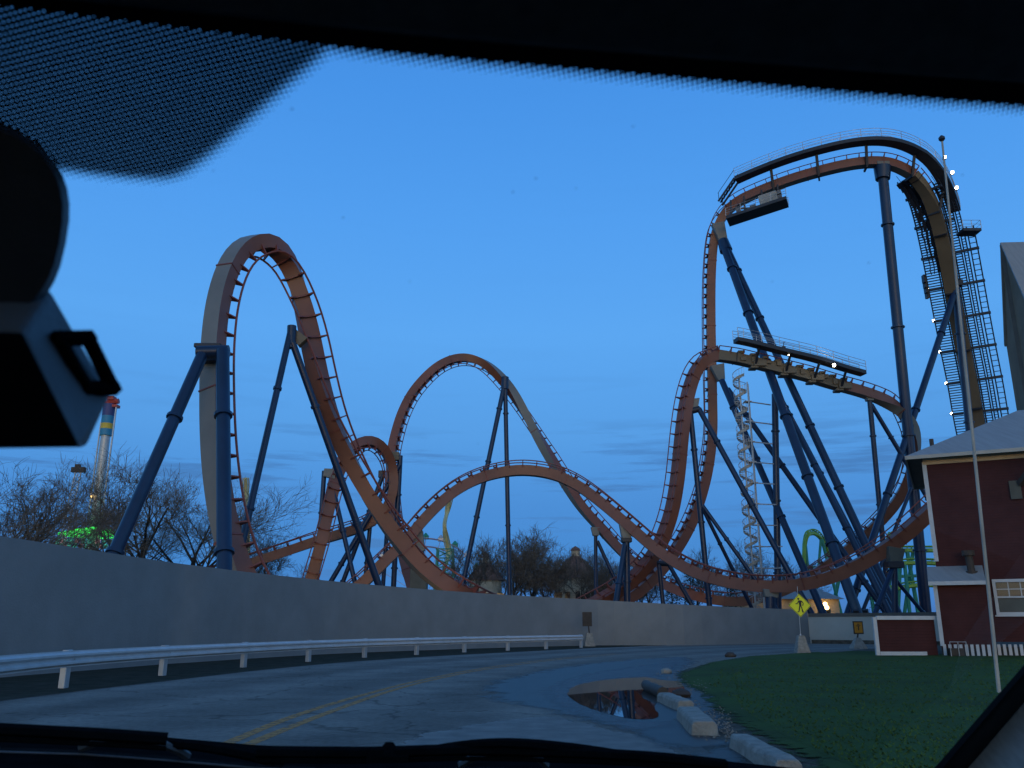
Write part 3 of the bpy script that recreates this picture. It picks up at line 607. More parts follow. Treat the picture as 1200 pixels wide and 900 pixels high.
# ---------------------------------------------------------------- roller coaster
RC = thing('roller_coaster', 'huge orange steel roller coaster with blue supports, loops and tall vertical drop', 'roller coaster')
def frames(ctrl, step):
    pts = [P(c[0], c[1], c[2]) for c in ctrl]; ns = [V((c[3][0], -c[3][2], c[3][1])).normalized() for c in ctrl]; ws = [V((c[4] if len(c) > 4 else 1.0, 0, 0)) for c in ctrl]
    pp = catmull(pts, 14); nn = []; ww = []
    for i in range(len(ctrl) - 1):
        for k in range(14):
            t = k / 14; t2 = t * t * (3 - 2 * t); nn.append(ns[i].lerp(ns[i + 1], t2)); ww.append(ws[i].lerp(ws[i + 1], t2).x)
    nn.append(ns[-1]); ww.append(ws[-1].x)
    L = [0]
    for i in range(1, len(pp)): L.append(L[-1] + (pp[i] - pp[i - 1]).length)
    n = int(L[-1] / step); out = []; j = 0
    for i in range(n + 1):
        s = L[-1] * i / n
        while j < len(pp) - 2 and L[j + 1] < s: j += 1
        t = (s - L[j]) / max(1e-6, L[j + 1] - L[j]); out.append((pp[j].lerp(pp[j + 1], t), nn[j].lerp(nn[j + 1], t), ww[j] + (ww[j + 1] - ww[j]) * t))
    pos = [o[0] for o in out]
    for _ in range(3): pos = [pos[0]] + [(pos[i - 1] + 2 * pos[i] + pos[i + 1]) / 4 for i in range(1, len(pos) - 1)] + [pos[-1]]
    res = []
    for i in range(len(pos)):
        t = (pos[min(i + 1, n)] - pos[max(i - 1, 0)]).normalized(); m = out[i][1]; m = m - t * m.dot(t)
        if m.length < 1e-3: m = res[-1][2] if res else t.orthogonal()
        m = m.normalized(); res.append((pos[i], t, m, t.cross(m), out[i][2]))
    for _ in range(4):   # ease the twist
        r2 = []
        for i in range(len(res)):
            m = res[max(i - 1, 0)][2] + res[i][2] * 2 + res[min(i + 1, n)][2]; t = res[i][1]; m = (m - t * m.dot(t)).normalized(); r2.append((res[i][0], t, m, t.cross(m), res[i][4]))
        res = r2
    return res
TIE = {}
def tie_mesh(wd, dp, off, g):
    k = (wd, dp, off, g)
    if k not in TIE:
        b = MB()
        for s in (-1, 1):
            p = [(s * wd * .28, dp / 2 - .02), (s * (wd / 2 + .02), dp / 2 - .32), (s * (g / 2 - .02), dp / 2 + off - .12), (s * g / 2, dp / 2 + off), (s * g / 2 - s * .16, dp / 2 + off + .02), (s * wd * .28, dp / 2 + off * .45)]
            b.prism([V((x, z, -.05)) for x, z in p], (0, 0, .10))
        b.prism([V((-wd * .3, dp / 2 - .02, -.06)), V((wd * .3, dp / 2 - .02, -.06)), V((wd * .3, dp / 2 + off * .45, -.06)), V((-wd * .3, dp / 2 + off * .45, -.06))], (0, 0, .12))
        TIE[k] = b
    return TIE[k]
def track(ctrl, wd=1.3, dp=1.3, g=1.75, off=.52, rr=.068, tie=1.5, ties='parts', label=None, joints=11, mats=None, step=.8, tie0=0):
    fr = frames(ctrl, step); n = len(fr); b = MB(); vs = []
    for p, t, m, x, wsc in fr:
        a, d = wd * wsc / 2, dp * wsc / 2; vs += [p - x * a - m * d + m * (d - dp / 2), p + x * a - m * d + m * (d - dp / 2), p + x * a + m * dp / 2, p - x * a + m * dp / 2]
    b.add(vs, [(4 * i + k, 4 * i + (k + 1) % 4, 4 * i + 4 + (k + 1) % 4, 4 * i + 4 + k) for i in range(n - 1) for k in (1, 2, 3)] + [(0, 3, 2, 1), tuple(4 * (n - 1) + k for k in range(4))])
    b.f += [(4 * i, 4 * i + 1, 4 * i + 5, 4 * i + 4) for i in range(n - 1)]; b.m += [1] * (n - 1)
    sec = b.build('track_section', mats or [M['orange'], M['spine_grey']], RC, smooth=True, label=label)
    for s in (-1, 1):
        b = MB(); b.tube([p + m * (dp / 2 + off) + x * s * g / 2 for p, t, m, x, _ in fr], rr, 6); b.build('rail', M['rail'], sec, True)
    if joints:
        for i in range(int(joints / step / 2), n - 1, int(joints / step)):
            p, t, m, x, wsc = fr[i]; b = MB(); a, d = wd * wsc / 2 + .05, dp / 2 + .05; dl = dp * wsc / 2 * 2 - dp / 2 + .05
            b.prism([p + x * a + m * d - t * .05, p - x * a + m * d - t * .05, p - x * a - m * dl - t * .05, p + x * a - m * dl - t * .05], t * .1); b.build('flange', M['rail'] if not mats else M['navy'], sec)
    tm = tie_mesh(wd, dp, off, g); k = max(1, round(tie / step))
    if ties == 'parts': me = tm.mesh('cross_tie', M['rail'])
    big = MB()
    for i in range(tie0, n, k):
        p, t, m, x, _ = fr[i]; mw = Matrix(((x.x, m.x, t.x, p.x), (x.y, m.y, t.y, p.y), (x.z, m.z, t.z, p.z), (0, 0, 0, 1)))
        if ties == 'parts': o = link('cross_tie', me, sec); o.matrix_basis = mw
        else: big.add([mw @ q for q in tm.v and [V(q) for q in tm.v]], tm.f)
    if ties != 'parts': big.build('cross_ties', M['rail'], sec, kind='stuff')
    return fr, sec

A = [(306, 712, 50, (.6, .45, -.6)), (287, 683, 50.5, (.6, .4, -.65)), (271, 645, 51, (.55, .2, -.8)), (261, 605, 51.5, (.42, .1, -.9)), (254, 560, 52, (.36, 0, -.93)), (250, 510, 53, (.32, 0, -.95)), (249, 455, 54, (.3, 0, -.95)), (250, 405, 55, (.28, 0, -.96)), (255, 358, 56, (.28, -.1, -.95)),
     (265, 320, 57, (.26, -.3, -.9)), (279, 294, 58, (.2, -.6, -.75)), (298, 281, 59, (.1, -.85, -.5)), (318, 283, 60, (0, -.95, 0)), (334, 299, 61, (0, -.75, .6)), (347, 330, 61.5, (.15, -.3, .9)), (360, 378, 62, (.5, .05, .85)), (369, 424, 62.5, (.78, .2, .55)), (381, 472, 63, (.86, .3, .32)), (396, 512, 63.8, (.86, .4, .15)),
     (417, 555, 64.5, (.83, .5, .0)), (441, 596, 65, (.78, .6, -.12)), (465, 630, 65.5, (.7, .68, -.2)), (490, 661, 66, (.6, .78, -.25)), (515, 682, 66.5, (.5, .85, -.25)), (542, 698, 67, (.35, .92, -.25)), (578, 713, 75, (.2, .98, -.2)), (622, 723, 86, (.1, 1, -.1))]
track(A, wd=1.22, dp=1.05, g=1.85, off=.45, rr=.08, tie=1.6, label='near tall loop of track with grey underside', tie0=1)
B = [(350, 722, 100, (.1, .1, .95)), (362, 690, 100, (.1, .1, .95)), (369, 664, 100, (.15, .05, .95)), (376, 637, 100, (.25, 0, .95)), (382, 610, 100.5, (.3, -.05, .93)), (388, 583, 101, (.35, -.2, .9)), (396, 552, 102, (.3, -.5, .8)), (409, 530, 103, (.2, -.8, .5)), (421, 519, 104, (.1, -.9, .2)), (433, 515, 105, (0, -1, -.1)), (445, 520, 106, (-.4, -.9, 0)),
     (454, 532, 107, (-.7, -.6, .1)), (460, 548, 108, (-.85, -.25, .2)), (461, 568, 108, (-.9, .1, .25)), (458, 586, 108, (-.8, .5, .25)), (451, 599, 108, (-.6, .75, .2)), (440, 609, 108, (-.35, .9, .1)), (428, 617, 108, (-.15, 1, 0)), (412, 622, 108, (0, 1, 0)), (396, 627, 108, (0, 1, 0)), (368, 635, 108, (0, 1, 0)), (336, 646, 107, (0, 1, 0)), (306, 656, 106, (0, 1, 0)), (270, 668, 105, (0, 1, 0)), (235, 680, 104, (0, 1, 0))]
track(B, wd=1.3, dp=1.1, tie=1.6, label='small twisting loop of track behind the near loop')
Cc = [(486, 700, 118, (1, .3, 0)), (474, 660, 122, (1, .2, 0)), (462, 610, 126, (1, 0, .1)), (458, 565, 129, (1, -.05, .1)), (459, 530, 131, (1, -.1, .1)), (464, 507, 132, (.95, -.2, .1)), (470, 487, 133, (.9, -.35, .1)), (481, 464, 134, (.8, -.55, .1)), (495, 446, 135, (.65, -.75, .1)), (512, 430, 136, (.45, -.9, .05)), (530, 421, 137, (.2, -1, 0)), (547, 419, 138, (0, -1, -.1)),
      (562, 423, 138, (-.2, -.9, -.25)), (575, 431, 138, (-.35, -.75, -.4)), (590, 446, 138, (-.4, -.5, -.65)), (602, 462, 138, (-.3, -.2, -.9)), (617, 487, 138, (0, .1, -1)), (632, 515, 137, (.3, .3, -.9)), (647, 540, 136, (.5, .45, -.7)), (662, 565, 135, (.55, .55, -.5)), (680, 592, 134, (.6, .65, -.35)), (700, 615, 132, (.6, .7, -.25)), (728, 646, 130, (.5, .82, -.1)), (744, 660, 129, (.45, .88, 0)), (776, 684, 127, (.3, .95, 0)),
      (800, 694, 125, (.2, 1, 0)), (830, 702, 123, (.1, 1, 0)), (870, 705, 122, (0, 1, 0)), (915, 694, 121, (-.2, 1, 0)), (957, 671, 120, (-.3, .95, 0)), (995, 643, 120, (-.4, .85, 0)), (1018, 624, 119.5, (-.5, .75, 0)), (1039, 603, 119, (-.6, .65, 0)), (1054, 584, 118, (-.75, .5, -.1)), (1065, 562, 117, (-.85, .3, -.3)), (1071, 538, 116, (-.8, .2, -.5)), (1072, 513, 115, (-.65, .25, -.7)), (1067, 496, 114, (-.4, .4, -.8)), (1056, 482, 113.5, (-.2, .7, -.6)),
      (1044, 473, 113, (0, .9, -.3)), (1027, 465, 112.5, (0, 1, 0)), (1010, 459, 112, (0, 1, 0)), (988, 453, 111.5, (0, 1, 0))]
track(Cc, wd=1.3, dp=1.25, tie=1.6, ties='stuff', label='tall distant hill of track sweeping down to the right')
Ff = [(988, 453, 111.5, (0, 1, 0)), (970, 448, 111, (0, 1, 0)), (944, 440, 110, (0, 1, 0)), (915, 433, 109, (0, 1, 0)), (887, 426, 108.5, (0, 1, 0)), (862, 420, 108, (-.05, 1, 0)), (840, 417, 107.5, (-.25, .95, .1)), (827, 420, 107, (-.5, .8, .25)), (817, 431, 107, (-.7, .5, .4)), (810, 448, 107, (-.8, .25, .5)), (804, 472, 106.5, (-.82, .1, .5)), (800, 500, 106, (-.82, 0, .5)), (797, 530, 106, (-.82, 0, .5)), (794, 560, 106, (-.82, .05, .5)),
      (788, 596, 106, (-.8, .2, .5)), (780, 622, 106, (-.75, .3, .55)), (771, 643, 105.5, (-.65, .4, .6)), (758, 662, 105, (-.55, .5, .6)), (745, 676, 104.5, (-.5, .55, .6)), (728, 690, 104, (-.45, .6, .6)), (708, 702, 103, (-.4, .65, .6)), (670, 722, 102, (-.4, .7, .5))]
frF, secF0 = track(Ff[:7], wd=1.3, dp=1.25, tie=1.6, mats=[M['tan'], M['tan']], label='tan brake run')
frF2, secF = track(Ff[6:], wd=1.3, dp=1.25, tie=1.6, label='second vertical drop of track')
Ee = [(1161, 575, 131, (0, 1, 0), 1.5), (1154, 540, 129.5, (0, 1, 0), 1.5), (1146, 500, 128, (0, 1, 0), 1.5), (1139, 460, 126, (0, 1, 0), 1.5), (1130, 415, 124, (0, 1, 0), 1.5), (1121, 368, 121.5, (0, 1, 0), 1.5), (1113, 325, 119, (0, 1, 0), 1.45), (1105, 285, 116.5, (0, 1, 0), 1.4), (1096, 250, 114.5, (0, 1, 0), 1.3), (1085, 224, 113, (0, 1, 0), 1.1), (1070, 205, 112, (0, 1, 0), 1), (1050, 194, 111.5, (0, 1, 0), 1), (1030, 190, 111.5, (0, 1, 0), 1),
      (1000, 192, 112, (0, 1, 0), 1), (960, 201, 113.5, (0, 1, 0), 1), (920, 213, 115.5, (0, 1, 0), 1), (882, 228, 117.5, (0, 1, 0), 1), (862, 238, 119, (-.2, 1, 0), 1), (848, 252, 120, (-.6, .75, 0), 1), (839, 270, 120.5, (-.85, .4, 0), 1), (835, 295, 121, (-.98, .1, -.1), 1), (833, 335, 121, (-1, 0, -.1), 1), (833, 385, 121, (-1, 0, -.1), 1), (834, 430, 121, (-1, 0, -.1), 1), (835, 475, 121, (-.97, 0, -.15), 1), (835, 505, 121, (-.97, 0, -.1), 1), (832, 535, 120.5, (-.95, .1, 0), 1), (827, 563, 120, (-.92, .2, 0), 1), (820, 587, 119, (-.88, .3, .05), 1),
      (811, 611, 118, (-.8, .4, .15), 1), (800, 632, 117, (-.75, .5, .2), 1), (787, 652, 116, (-.65, .6, .2), 1), (773, 670, 115, (-.6, .7, .2), 1), (755, 688, 114, (-.5, .8, .2), 1), (735, 703, 113, (-.4, .85, .1), 1), (700, 722, 112, (-.3, .95, 0), 1)]
iL = 10
# the tan lift hill first, then the orange turn and drop, sharing one point
frL, secL = track(Ee[:iL + 1], wd=1.3, dp=1.25, tie=1.6, mats=[M['tan'], M['tan']], label='steep tan lift hill', joints=9)
frE, secE = track(Ee[iL:], wd=1.3, dp=1.25, tie=1.6, label='top turn and main vertical drop of track')
D = [(372, 730, 99, (-.4, .9, 0)), (400, 704, 99.5, (-.4, .9, 0)), (428, 681, 100, (-.4, .9, 0)), (444, 665, 100, (-.4, .9, 0)), (460, 649, 100.5, (-.4, .9, 0)), (478, 632, 101, (-.4, .9, 0)), (487, 620, 101.5, (-.4, .9, 0)), (507, 598, 102, (-.4, .9, 0)), (532, 576, 103, (-.3, .95, 0)), (560, 561, 104, (-.2, 1, 0)), (590, 553, 105, (0, 1, 0)), (615, 551, 105, (0, 1, 0)), (640, 554, 105, (.1, 1, 0)), (660, 560, 104.5, (.2, 1, 0)), (682, 572, 104, (.3, .95, 0)), (707, 591, 103, (.4, .9, 0)), (740, 619, 101.5, (.4, .9, 0)), (774, 648, 100, (.4, .9, 0)),
     (810, 669, 98, (.3, .95, 0)), (835, 678, 96.5, (.2, 1, 0)), (862, 684, 95, (.1, 1, 0)), (895, 687.5, 93, (0, 1, 0)), (925, 687, 91.5, (-.05, 1, 0)), (950, 683, 90, (-.15, 1, .1)), (975, 676, 88.5, (-.2, .95, .1)), (1007, 662, 87, (-.3, .9, .1)), (1032, 647, 86, (-.35, .9, .15)), (1055, 631, 85, (-.4, .85, .2)), (1082, 607, 84, (-.45, .85, .2)), (1110, 580, 83, (-.5, .8, .2)), (1140, 545, 82, (-.5, .8, .2))]
frD, secD = track(D, wd=1.25, dp=1.2, tie=1.8, label='low arched hill of track crossing in front')

def column(top, bot, dia, ground=True, d2=None, name='support_column', m='blue', par=None, fl=9.0, label=None, n=12):
    a = top if isinstance(top, V) else P(*top); c = bot if isinstance(bot, V) else P(*bot)
    if ground: c = a + (c - a) * (a.z / (a.z - c.z))
    dia *= .92; L = (c - a).length; t = (c - a).normalized(); r0 = dia / 2; r1 = (d2 or dia) / 2; pts = [a]; rad = [r0]; s = fl * .55
    while s < L - 1 and fl:
        r = r0 + (r1 - r0) * s / L
        for ds, k in ((-.11, 1), (-.10, 1.32), (.10, 1.32), (.11, 1)): pts.append(a + t * (s + ds)); rad.append(r * k)
        s += fl
    pts.append(c); rad.append(r1); b = MB(); b.tube(pts, rad, n); return b.build(name, M[m], par or RC, True, label=label)
def cbox(c, sx, sy, sz, name, m, par=None, bv=.04):
    b = MB(); b.box(c, sx, sy, sz); o = b.build(name, M[m], par or RC); 
    if bv: bevel(o, bv, 1)
    return o
def bracket(px0, py0, w0, px1, py1, w1, Y, m='spine_grey', th=.9):
    a, c = P(px0, py0, Y), P(px1, py1, Y); t = (c - a).normalized(); x = V((t.z, 0, -t.x)).normalized()
    b = MB(); b.prism([a + x * w0 / 2 + V((0, -th / 2, 0)), a - x * w0 / 2 + V((0, -th / 2, 0)), c - x * w1 / 2 + V((0, -th / 2, 0)), c + x * w1 / 2 + V((0, -th / 2, 0))], (0, th, 0)); return bevel(b.build('saddle_bracket', M[m], RC), .03, 1)
# near loop: portal and A-frame
column((261, 411, 52.4), (263, 665, 47.5), .90); column((237, 416, 52.4), (138, 640, 47), .80)
b = MB(); b.tube([P(231, 413, 52.5), P(268, 412, 52.6)], .42, 12); b.build('cross_beam', M['blue'], RC, True)
o = cbox(P(248, 409, 54.6), 1.75, 1.8, .28, 'saddle_bracket', 'navy'); cbox(P(249, 424, 54.2), 1.4, 1.5, .35, 'saddle_bracket', 'navy')
column((341, 386, 60.5), (287, 622, 57), .50, n=10); column((343, 402, 60.4), (446, 692, 64), .56, n=10); b = MB(); b.tube([P(342, 382, 60.5), P(341, 408, 60.5)], .33, 10); b.build('column_head', M['blue'], RC, True)
bracket(342, 388, .5, 356, 402, .9, 61, 'tan', .6)
# small twisting loop
column((380, 552, 101.5), (374, 640, 101), .62); column((391, 575, 101), (416, 683, 100), .60); bracket(380, 554, .9, 394, 556, 1.2, 101.3)
column((469, 534, 108.5), (461, 690, 108.5), .72); column((468, 545, 108), (391, 676, 106), .66); column((449, 556, 109), (401, 684, 108), .62); bracket(468, 535, 1.0, 455, 535, 1.2, 108.5, 'tan')
column((434, 612, 108.5), (428, 680, 108.5), .58); column((455, 600, 116), (449, 684, 116), .62); cbox(P(448, 556, 109.2), .9, .9, .9, 'column_head', 'blue')
# tall distant hill
column((592, 446, 137), (541, 690, 134), .82); column((592, 450, 137), (597, 696, 137), .78); b = MB(); b.tube([P(592, 442, 137), P(591.5, 456, 137)], .62, 10); b.build('column_head', M['blue'], RC, True)
column((698, 628, 131.5), (698.5, 702, 131.5), .60); column((700, 634, 131.5), (725, 688, 131), .60); bracket(698, 618, 1.5, 698, 628, .85, 131.5)
# low arch
bracket(484, 626, 2.4, 491, 648, 1.5, 102, th=1.0); column((491, 645, 102), (488, 690, 102), .75); cbox(P(491, 650, 102), 1.2, 1.0, .6, 'column_head', 'navy'); cbox(P(491, 683, 101.5), 1.9, 1.8, 4.6, 'foundation_block', 'soffit')
bracket(733, 614, 1.5, 734, 632, 1.0, 101.8); column((734, 630, 101.8), (735, 705, 101.8), .80); column((733, 636, 101.8), (722, 705, 100), .72); cbox(P(734, 633, 101.8), 1.2, 1.0, .5, 'column_head', 'navy')
column((772, 659, 104), (777, 708, 104), .55); column((783, 660, 104), (812, 711, 103), .55); b = MB(); b.tube([P(770, 660, 104), P(786, 661, 104)], .3, 8); b.build('cross_beam', M['navy'], RC, True)
bracket(903, 691, 1.7, 903, 700, 1.3, 92.5); column((903, 699, 92.5), (903, 712, 92.5), 1.15)
bracket(1049, 642, 1.6, 1048, 660, 1.1, 85, 'soffit'); column((1048, 660, 85), (1049, 718, 85), .62); column((1047, 664, 85), (1028, 712, 83), .5); cbox(P(1048, 662, 85), 1.5, 1.1, .6, 'column_head', 'navy'); column((1040, 668, 86), (1080, 716, 86), .4)
# second drop
bracket(811, 468, 1.8, 813, 480, .9, 107); column((809, 482, 106.6), (831, 705, 106), .74); column((819, 479, 106.6), (934, 688, 101), .74); b = MB(); b.tube([P(809, 482, 106.6), P(820, 479, 106.6)], .40, 10); b.build('cross_beam', M['navy'], RC, True)
column((822, 593, 106.2), (861, 672, 107), .50); column((823, 592, 106.2), (888, 683, 104), .52)
bracket(840, 428, 2.0, 845, 446, 1.0, 119.5); column((846, 446, 119), (963, 715, 104), .95); column((853, 456, 118.5), (960, 607, 110), .80)
column((903, 444, 110.5), (963, 562, 104), .78); column((908, 462, 110), (912, 712, 110), .92, m='blue'); column((907, 452, 110), (1046, 716, 98), .72)
# main drop
bracket(841, 262, 1.9, 848, 286, 1.2, 119.6); b = MB(); b.tube([P(847, 282, 119.4), P(851, 294, 119)], [.8, .95], 12); b.build('column_head', M['blue'], RC, True)
column((848, 288, 119), (1004, 717, 95.5), 1.22); column((851, 289, 119), (1047, 708, 101), 1.05)
# tall turn column and lift supports
column((1034, 200, 111.5), (1085, 718, 114.5), 1.50, fl=15); b = MB(); b.tube([P(1034, 196, 111.5), P(1034.5, 210, 111.5)], [1.2, 1.0], 12); b.build('column_head', M['blue'], RC, True); cbox(P(1033, 193, 111.5), 1.8, 1.4, .5, 'saddle_bracket', 'spine_grey')
column((1120, 336, 119.5), (1135, 490, 121), 1.20, fl=13); column((1118, 345, 119.4), (1000, 700, 108), .98, fl=14); cbox(P(1118, 333, 119.8), 2.0, 1.6, .9, 'column_head', 'navy')
column((1019, 468, 112.3), (1036, 650, 113), .72); column((1021, 474, 112.3), (1104, 612, 113), .62); bracket(1018, 460, 1.4, 1019, 470, .8, 112.3)
column((1068, 572, 113), (1045, 630, 112), .50)

# walkways
def along(fr, i0, i1, fb, fn, step=1):
    return [fr[i][0] + fr[i][3] * fb + V((0, 0, 1)) * fn for i in range(i0, i1, step)]
def hside(fr, i):   # horizontal direction to the walkway side
    t = fr[i][1]; h = V((t.x, t.y, 0)); h.normalize(); return V((-h.y, h.x, 0))
def walkway(pts, sides, wd, th, rail_h, name, rails=(1,), m='navy', post=2.0, par=None, lab=None):
    b = MB(); vs = []
    for p, s in zip(pts, sides): vs += [p - s * wd / 2, p + s * wd / 2, p + s * wd / 2 + V((0, 0, th)), p - s * wd / 2 + V((0, 0, th))]
    n = len(pts); b.add(vs, [(4 * i + k, 4 * i + (k + 1) % 4, 4 * i + 4 + (k + 1) % 4, 4 * i + 4 + k) for i in range(n - 1) for k in range(4)] + [(0, 3, 2, 1), tuple(4 * (n - 1) + k for k in range(4))])
    wk = b.build(name, M[m], par or RC, label=lab)
    for sd in rails:
        b = MB(); e = [p + s * wd / 2 * sd for p, s in zip(pts, sides)]
        for h in (.45, .8, rail_h): b.tube([q + V((0, 0, h + th)) for q in e], .035, 4)
        acc = 0
        for i in range(n):
            if i: acc += (e[i] - e[i - 1]).length
            if i == 0 or i == n - 1 or acc >= post: b.bar(e[i] + V((0, 0, th)), e[i] + V((0, 0, rail_h + th)), .06, .06, (1, 0, 0)); acc = 0
        b.build('railing', M['galv'], wk, kind='stuff')
    return wk
iE = [i for i in range(len(frE)) if frE[i][0].z > 40]
def at_px(fr, px, rng):  # nearest frame index whose picture column is px
    best = min(rng, key=lambda i: abs((fr[i][0] - EYE).dot(V((1, 0, 0))) / ((fr[i][0] - EYE).dot(V((0, CP, SP)))) * F + 600 - px)); return best
top_rng = range(0, int(len(frE) * .45)); e0 = 0; e1 = at_px(frE, 866, top_rng)
pts = []; sides = []
n_l = len(frL)
for i in range(n_l - 12, n_l): pts.append(frL[i][0]); sides.append(hside(frL, i))
for i in range(1, e1): pts.append(frE[i][0]); sides.append(hside(frE, i))
pts = [p + s * 2.25 + V((0, 0, 1.9)) for p, s in zip(pts, sides)]
for _ in range(6): pts = [pts[0]] + [(pts[i - 1] + 2 * pts[i] + pts[i + 1]) / 4 for i in range(1, len(pts) - 1)] + [pts[-1]]
wk = walkway(pts, sides, 1.7, .55, 1.25, 'catwalk', rails=(1, -1), lab='curved dark catwalk over the top turn')
for i in range(4, len(pts) - 1, 8):   # hangers from deck to spine
    j = i - 12
    fr_i = frE[j + 1] if j >= 0 else frL[n_l + j]
    s = sides[i]; b = MB(); b.bar(pts[i] - s * .6, fr_i[0] + s * .75 + V((0, 0, -.9)), .28, .34, (1, 0, 0)); b.bar(fr_i[0] + s * .8 + V((0, 0, -.95)), fr_i[0] - s * .8 + V((0, 0, -.95)), .25, .3); b.build('hanger', M['navy'], wk)
# end stairs at the left of the catwalk
b = MB(); pe, se = pts[-1], sides[-1]; td = (pts[-1] - pts[-2]).normalized()
for k in range(6): b.box(pe + td * (.3 + .42 * k) + V((0, 0, .2 - .42 * k)), .3, 1.5, .07)
for s in (-.8, .8): b.bar(pe + se * s + V((0, 0, .3)), pe + se * s + td * 2.7 + V((0, 0, -2.3)), .1, .3); b.bar(pe + se * s + V((0, 0, 1.6)), pe + se * s + td * 2.7 + V((0, 0, -1.0)), .06, .06); b.bar(pe + se * s + td * 2.6 + V((0, 0, -1.0)), pe + se * s + td * 2.6 + V((0, 0, -2.3)), .06, .06)
b.build('end_stair', M['navy'], wk)
# machinery platform under the track
i0, i1 = at_px(frE, 928, top_rng), at_px(frE, 848, top_rng); pa, pb = P(923, 238, 113.2), P(853, 261, 116.6); n = 8
pp = [pa.lerp(pb, k / n) for k in range(n + 1)]; sd = V((-(pb - pa).y, (pb - pa).x, 0)).normalized()
mp_ = walkway(pp, [sd] * (n + 1), 2.9, .45, 1.2, 'machinery_platform', rails=(1, -1), lab='dark machinery platform hung below the top track')
mc = pa.lerp(pb, .30) + V((0, 0, 1.45)); rot = Matrix.Rotation(math.atan2((pb - pa).y, (pb - pa).x), 3, 'Z') @ Matrix.Rotation(-math.asin((pb - pa).normalized().z), 3, 'Y')
b = MB(); b.box(mc, 2.6, 1.3, 1.7, rot); bevel(b.build('winch_housing', M['beige'], mp_), .1, 2)
b = MB(); b.tube([mc + rot @ V((-1.9, -.2, -.2)), mc + rot @ V((-.9, -.2, -.2))], .55, 12); b.box(mc + rot @ V((-1.5, 0, .5)), .9, .8, .5, rot); b.box(mc + rot @ V((2.3, 0, -.5)), .9, .8, .8, rot); b.tube([mc + rot @ V((2.2, 0, -.5)), mc + rot @ V((4.3, 0, .2))], .16, 6); b.box(mc + rot @ V((4.4, 0, -.3)), .7, .7, 1.1, rot); b.build('motor', M['dgrey'], mp_)
for t_ in (.15, .42, .72, .95):
    q = pa.lerp(pb, t_) - sd * 1.3; b = MB(); b.bar(q, q + V((0, 0, 4.1)), .2, .24, (1, 0, 0)); b.build('hanger', M['navy'], mp_)
# brake run walkway with rough steel brackets
rng = range(0, len(frF)); f0, f1 = at_px(frF, 1000, rng), at_px(frF, 848, rng)
pts = [frF[i][0] for i in range(0, f1)]; sides = [hside(frF, i) for i in range(0, f1)]
ext = [pts[0] - (pts[1] - pts[0]) * k for k in (2, 1)]; pts = ext + pts; sides = [sides[0]] * 2 + sides
wk2 = walkway([p + s * 2.3 + V((0, 0, 1.35)) for p, s in zip(pts, sides)], sides, 1.4, .5, 1.25, 'catwalk', rails=(1, -1), lab='straight dark catwalk along the brake run')
for i in range(3, len(pts) - 1, 5):
    s = sides[i]; b = MB(); b.bar(pts[i] + s * 2.2 + V((0, 0, 1.4)), pts[i] + s * .5 + V((0, 0, -.9)), .2, .28, (1, 0, 0)); b.build('hanger', M['navy'], wk2)
    p = pts[i]; b = MB(); b.box(p + V((0, -.02, -.78)), 1.0, 1.5, .34); b.box(p + V((.7, -.78, -.3)), 1.7, .3, .8); bevel(b.build('brake_housing', M['tan'], wk2), .06, 1)
b = MB()
for i in range(2, len(pts) - 2, 2): p = pts[i]; b.box(p + sides[i] * .78 + V((0, 0, random.uniform(-.3, .5))), random.uniform(.4, 1.1), .2, random.uniform(.3, .9)); b.box(p + V((0, 0, .9)), random.uniform(.5, 1), 1.4, .3)
b.build('brake_fittings', M['tan'], wk2, kind='stuff')
# lift hill stairs, ladders and cross gantries
def flight(ob, wd, gap, name, m='navy', i0=0, i1=None, rail=True, lift_n=.6, every=1):
    b = MB(); fr = frL[i0:i1 or len(frL)]
    L = [p + x * ob + m_ * lift_n for p, t, m_, x, _ in fr]; Rr = [p + x * (ob + wd) + m_ * lift_n for p, t, m_, x, _ in fr]
    b.tube(L, .11, 4); b.tube(Rr, .11, 4)
    if rail:
        b.tube([q + V((0, 0, 1.0)) for q in L], .04, 4); b.tube([q + V((0, 0, 1.0)) for q in Rr], .04, 4)
    for (a, c) in zip(zip(L, L[1:]), zip(Rr, Rr[1:])):
        k = max(1, round((a[1] - a[0]).length / gap))
        for j in range(k): t = j / k; b.bar(a[0].lerp(a[1], t), c[0].lerp(c[1], t), .26 if rail else .11, .09)
    return b.build(name, M[m], secL, kind='stuff')
sgn = 1 if frL[10][3].x > 0 else -1
for o_ in (-1.32, .98): flight(o_ * sgn, .26 * sgn, .5, 'cable_tray', rail=False, i1=-4)
flight(-3.1 * sgn, 1.8 * sgn, .40, 'stair_flight'); flight(1.2 * sgn, .9 * sgn, .40, 'stair_flight', i1=-3); flight(2.4 * sgn, .5 * sgn, .45, 'cable_tray', rail=False, i1=-7); flight(3.3 * sgn, .9 * sgn, .8, 'ladder', rail=False, i1=-12)
lamps = []
for i in range(3, len(frL) - 2, 6):
    p, t, m_, x, _ = frL[i]; b = MB(); wide = 4.4 if i < len(frL) - 12 else 2.2
    b.bar(p - x * sgn * 3.3 + m_ * .35, p + x * sgn * wide + m_ * .35, .3, .35); b.build('gantry', M['navy'], secL)
    lamps.append(p - x * sgn * 3.4 + m_ * .7)
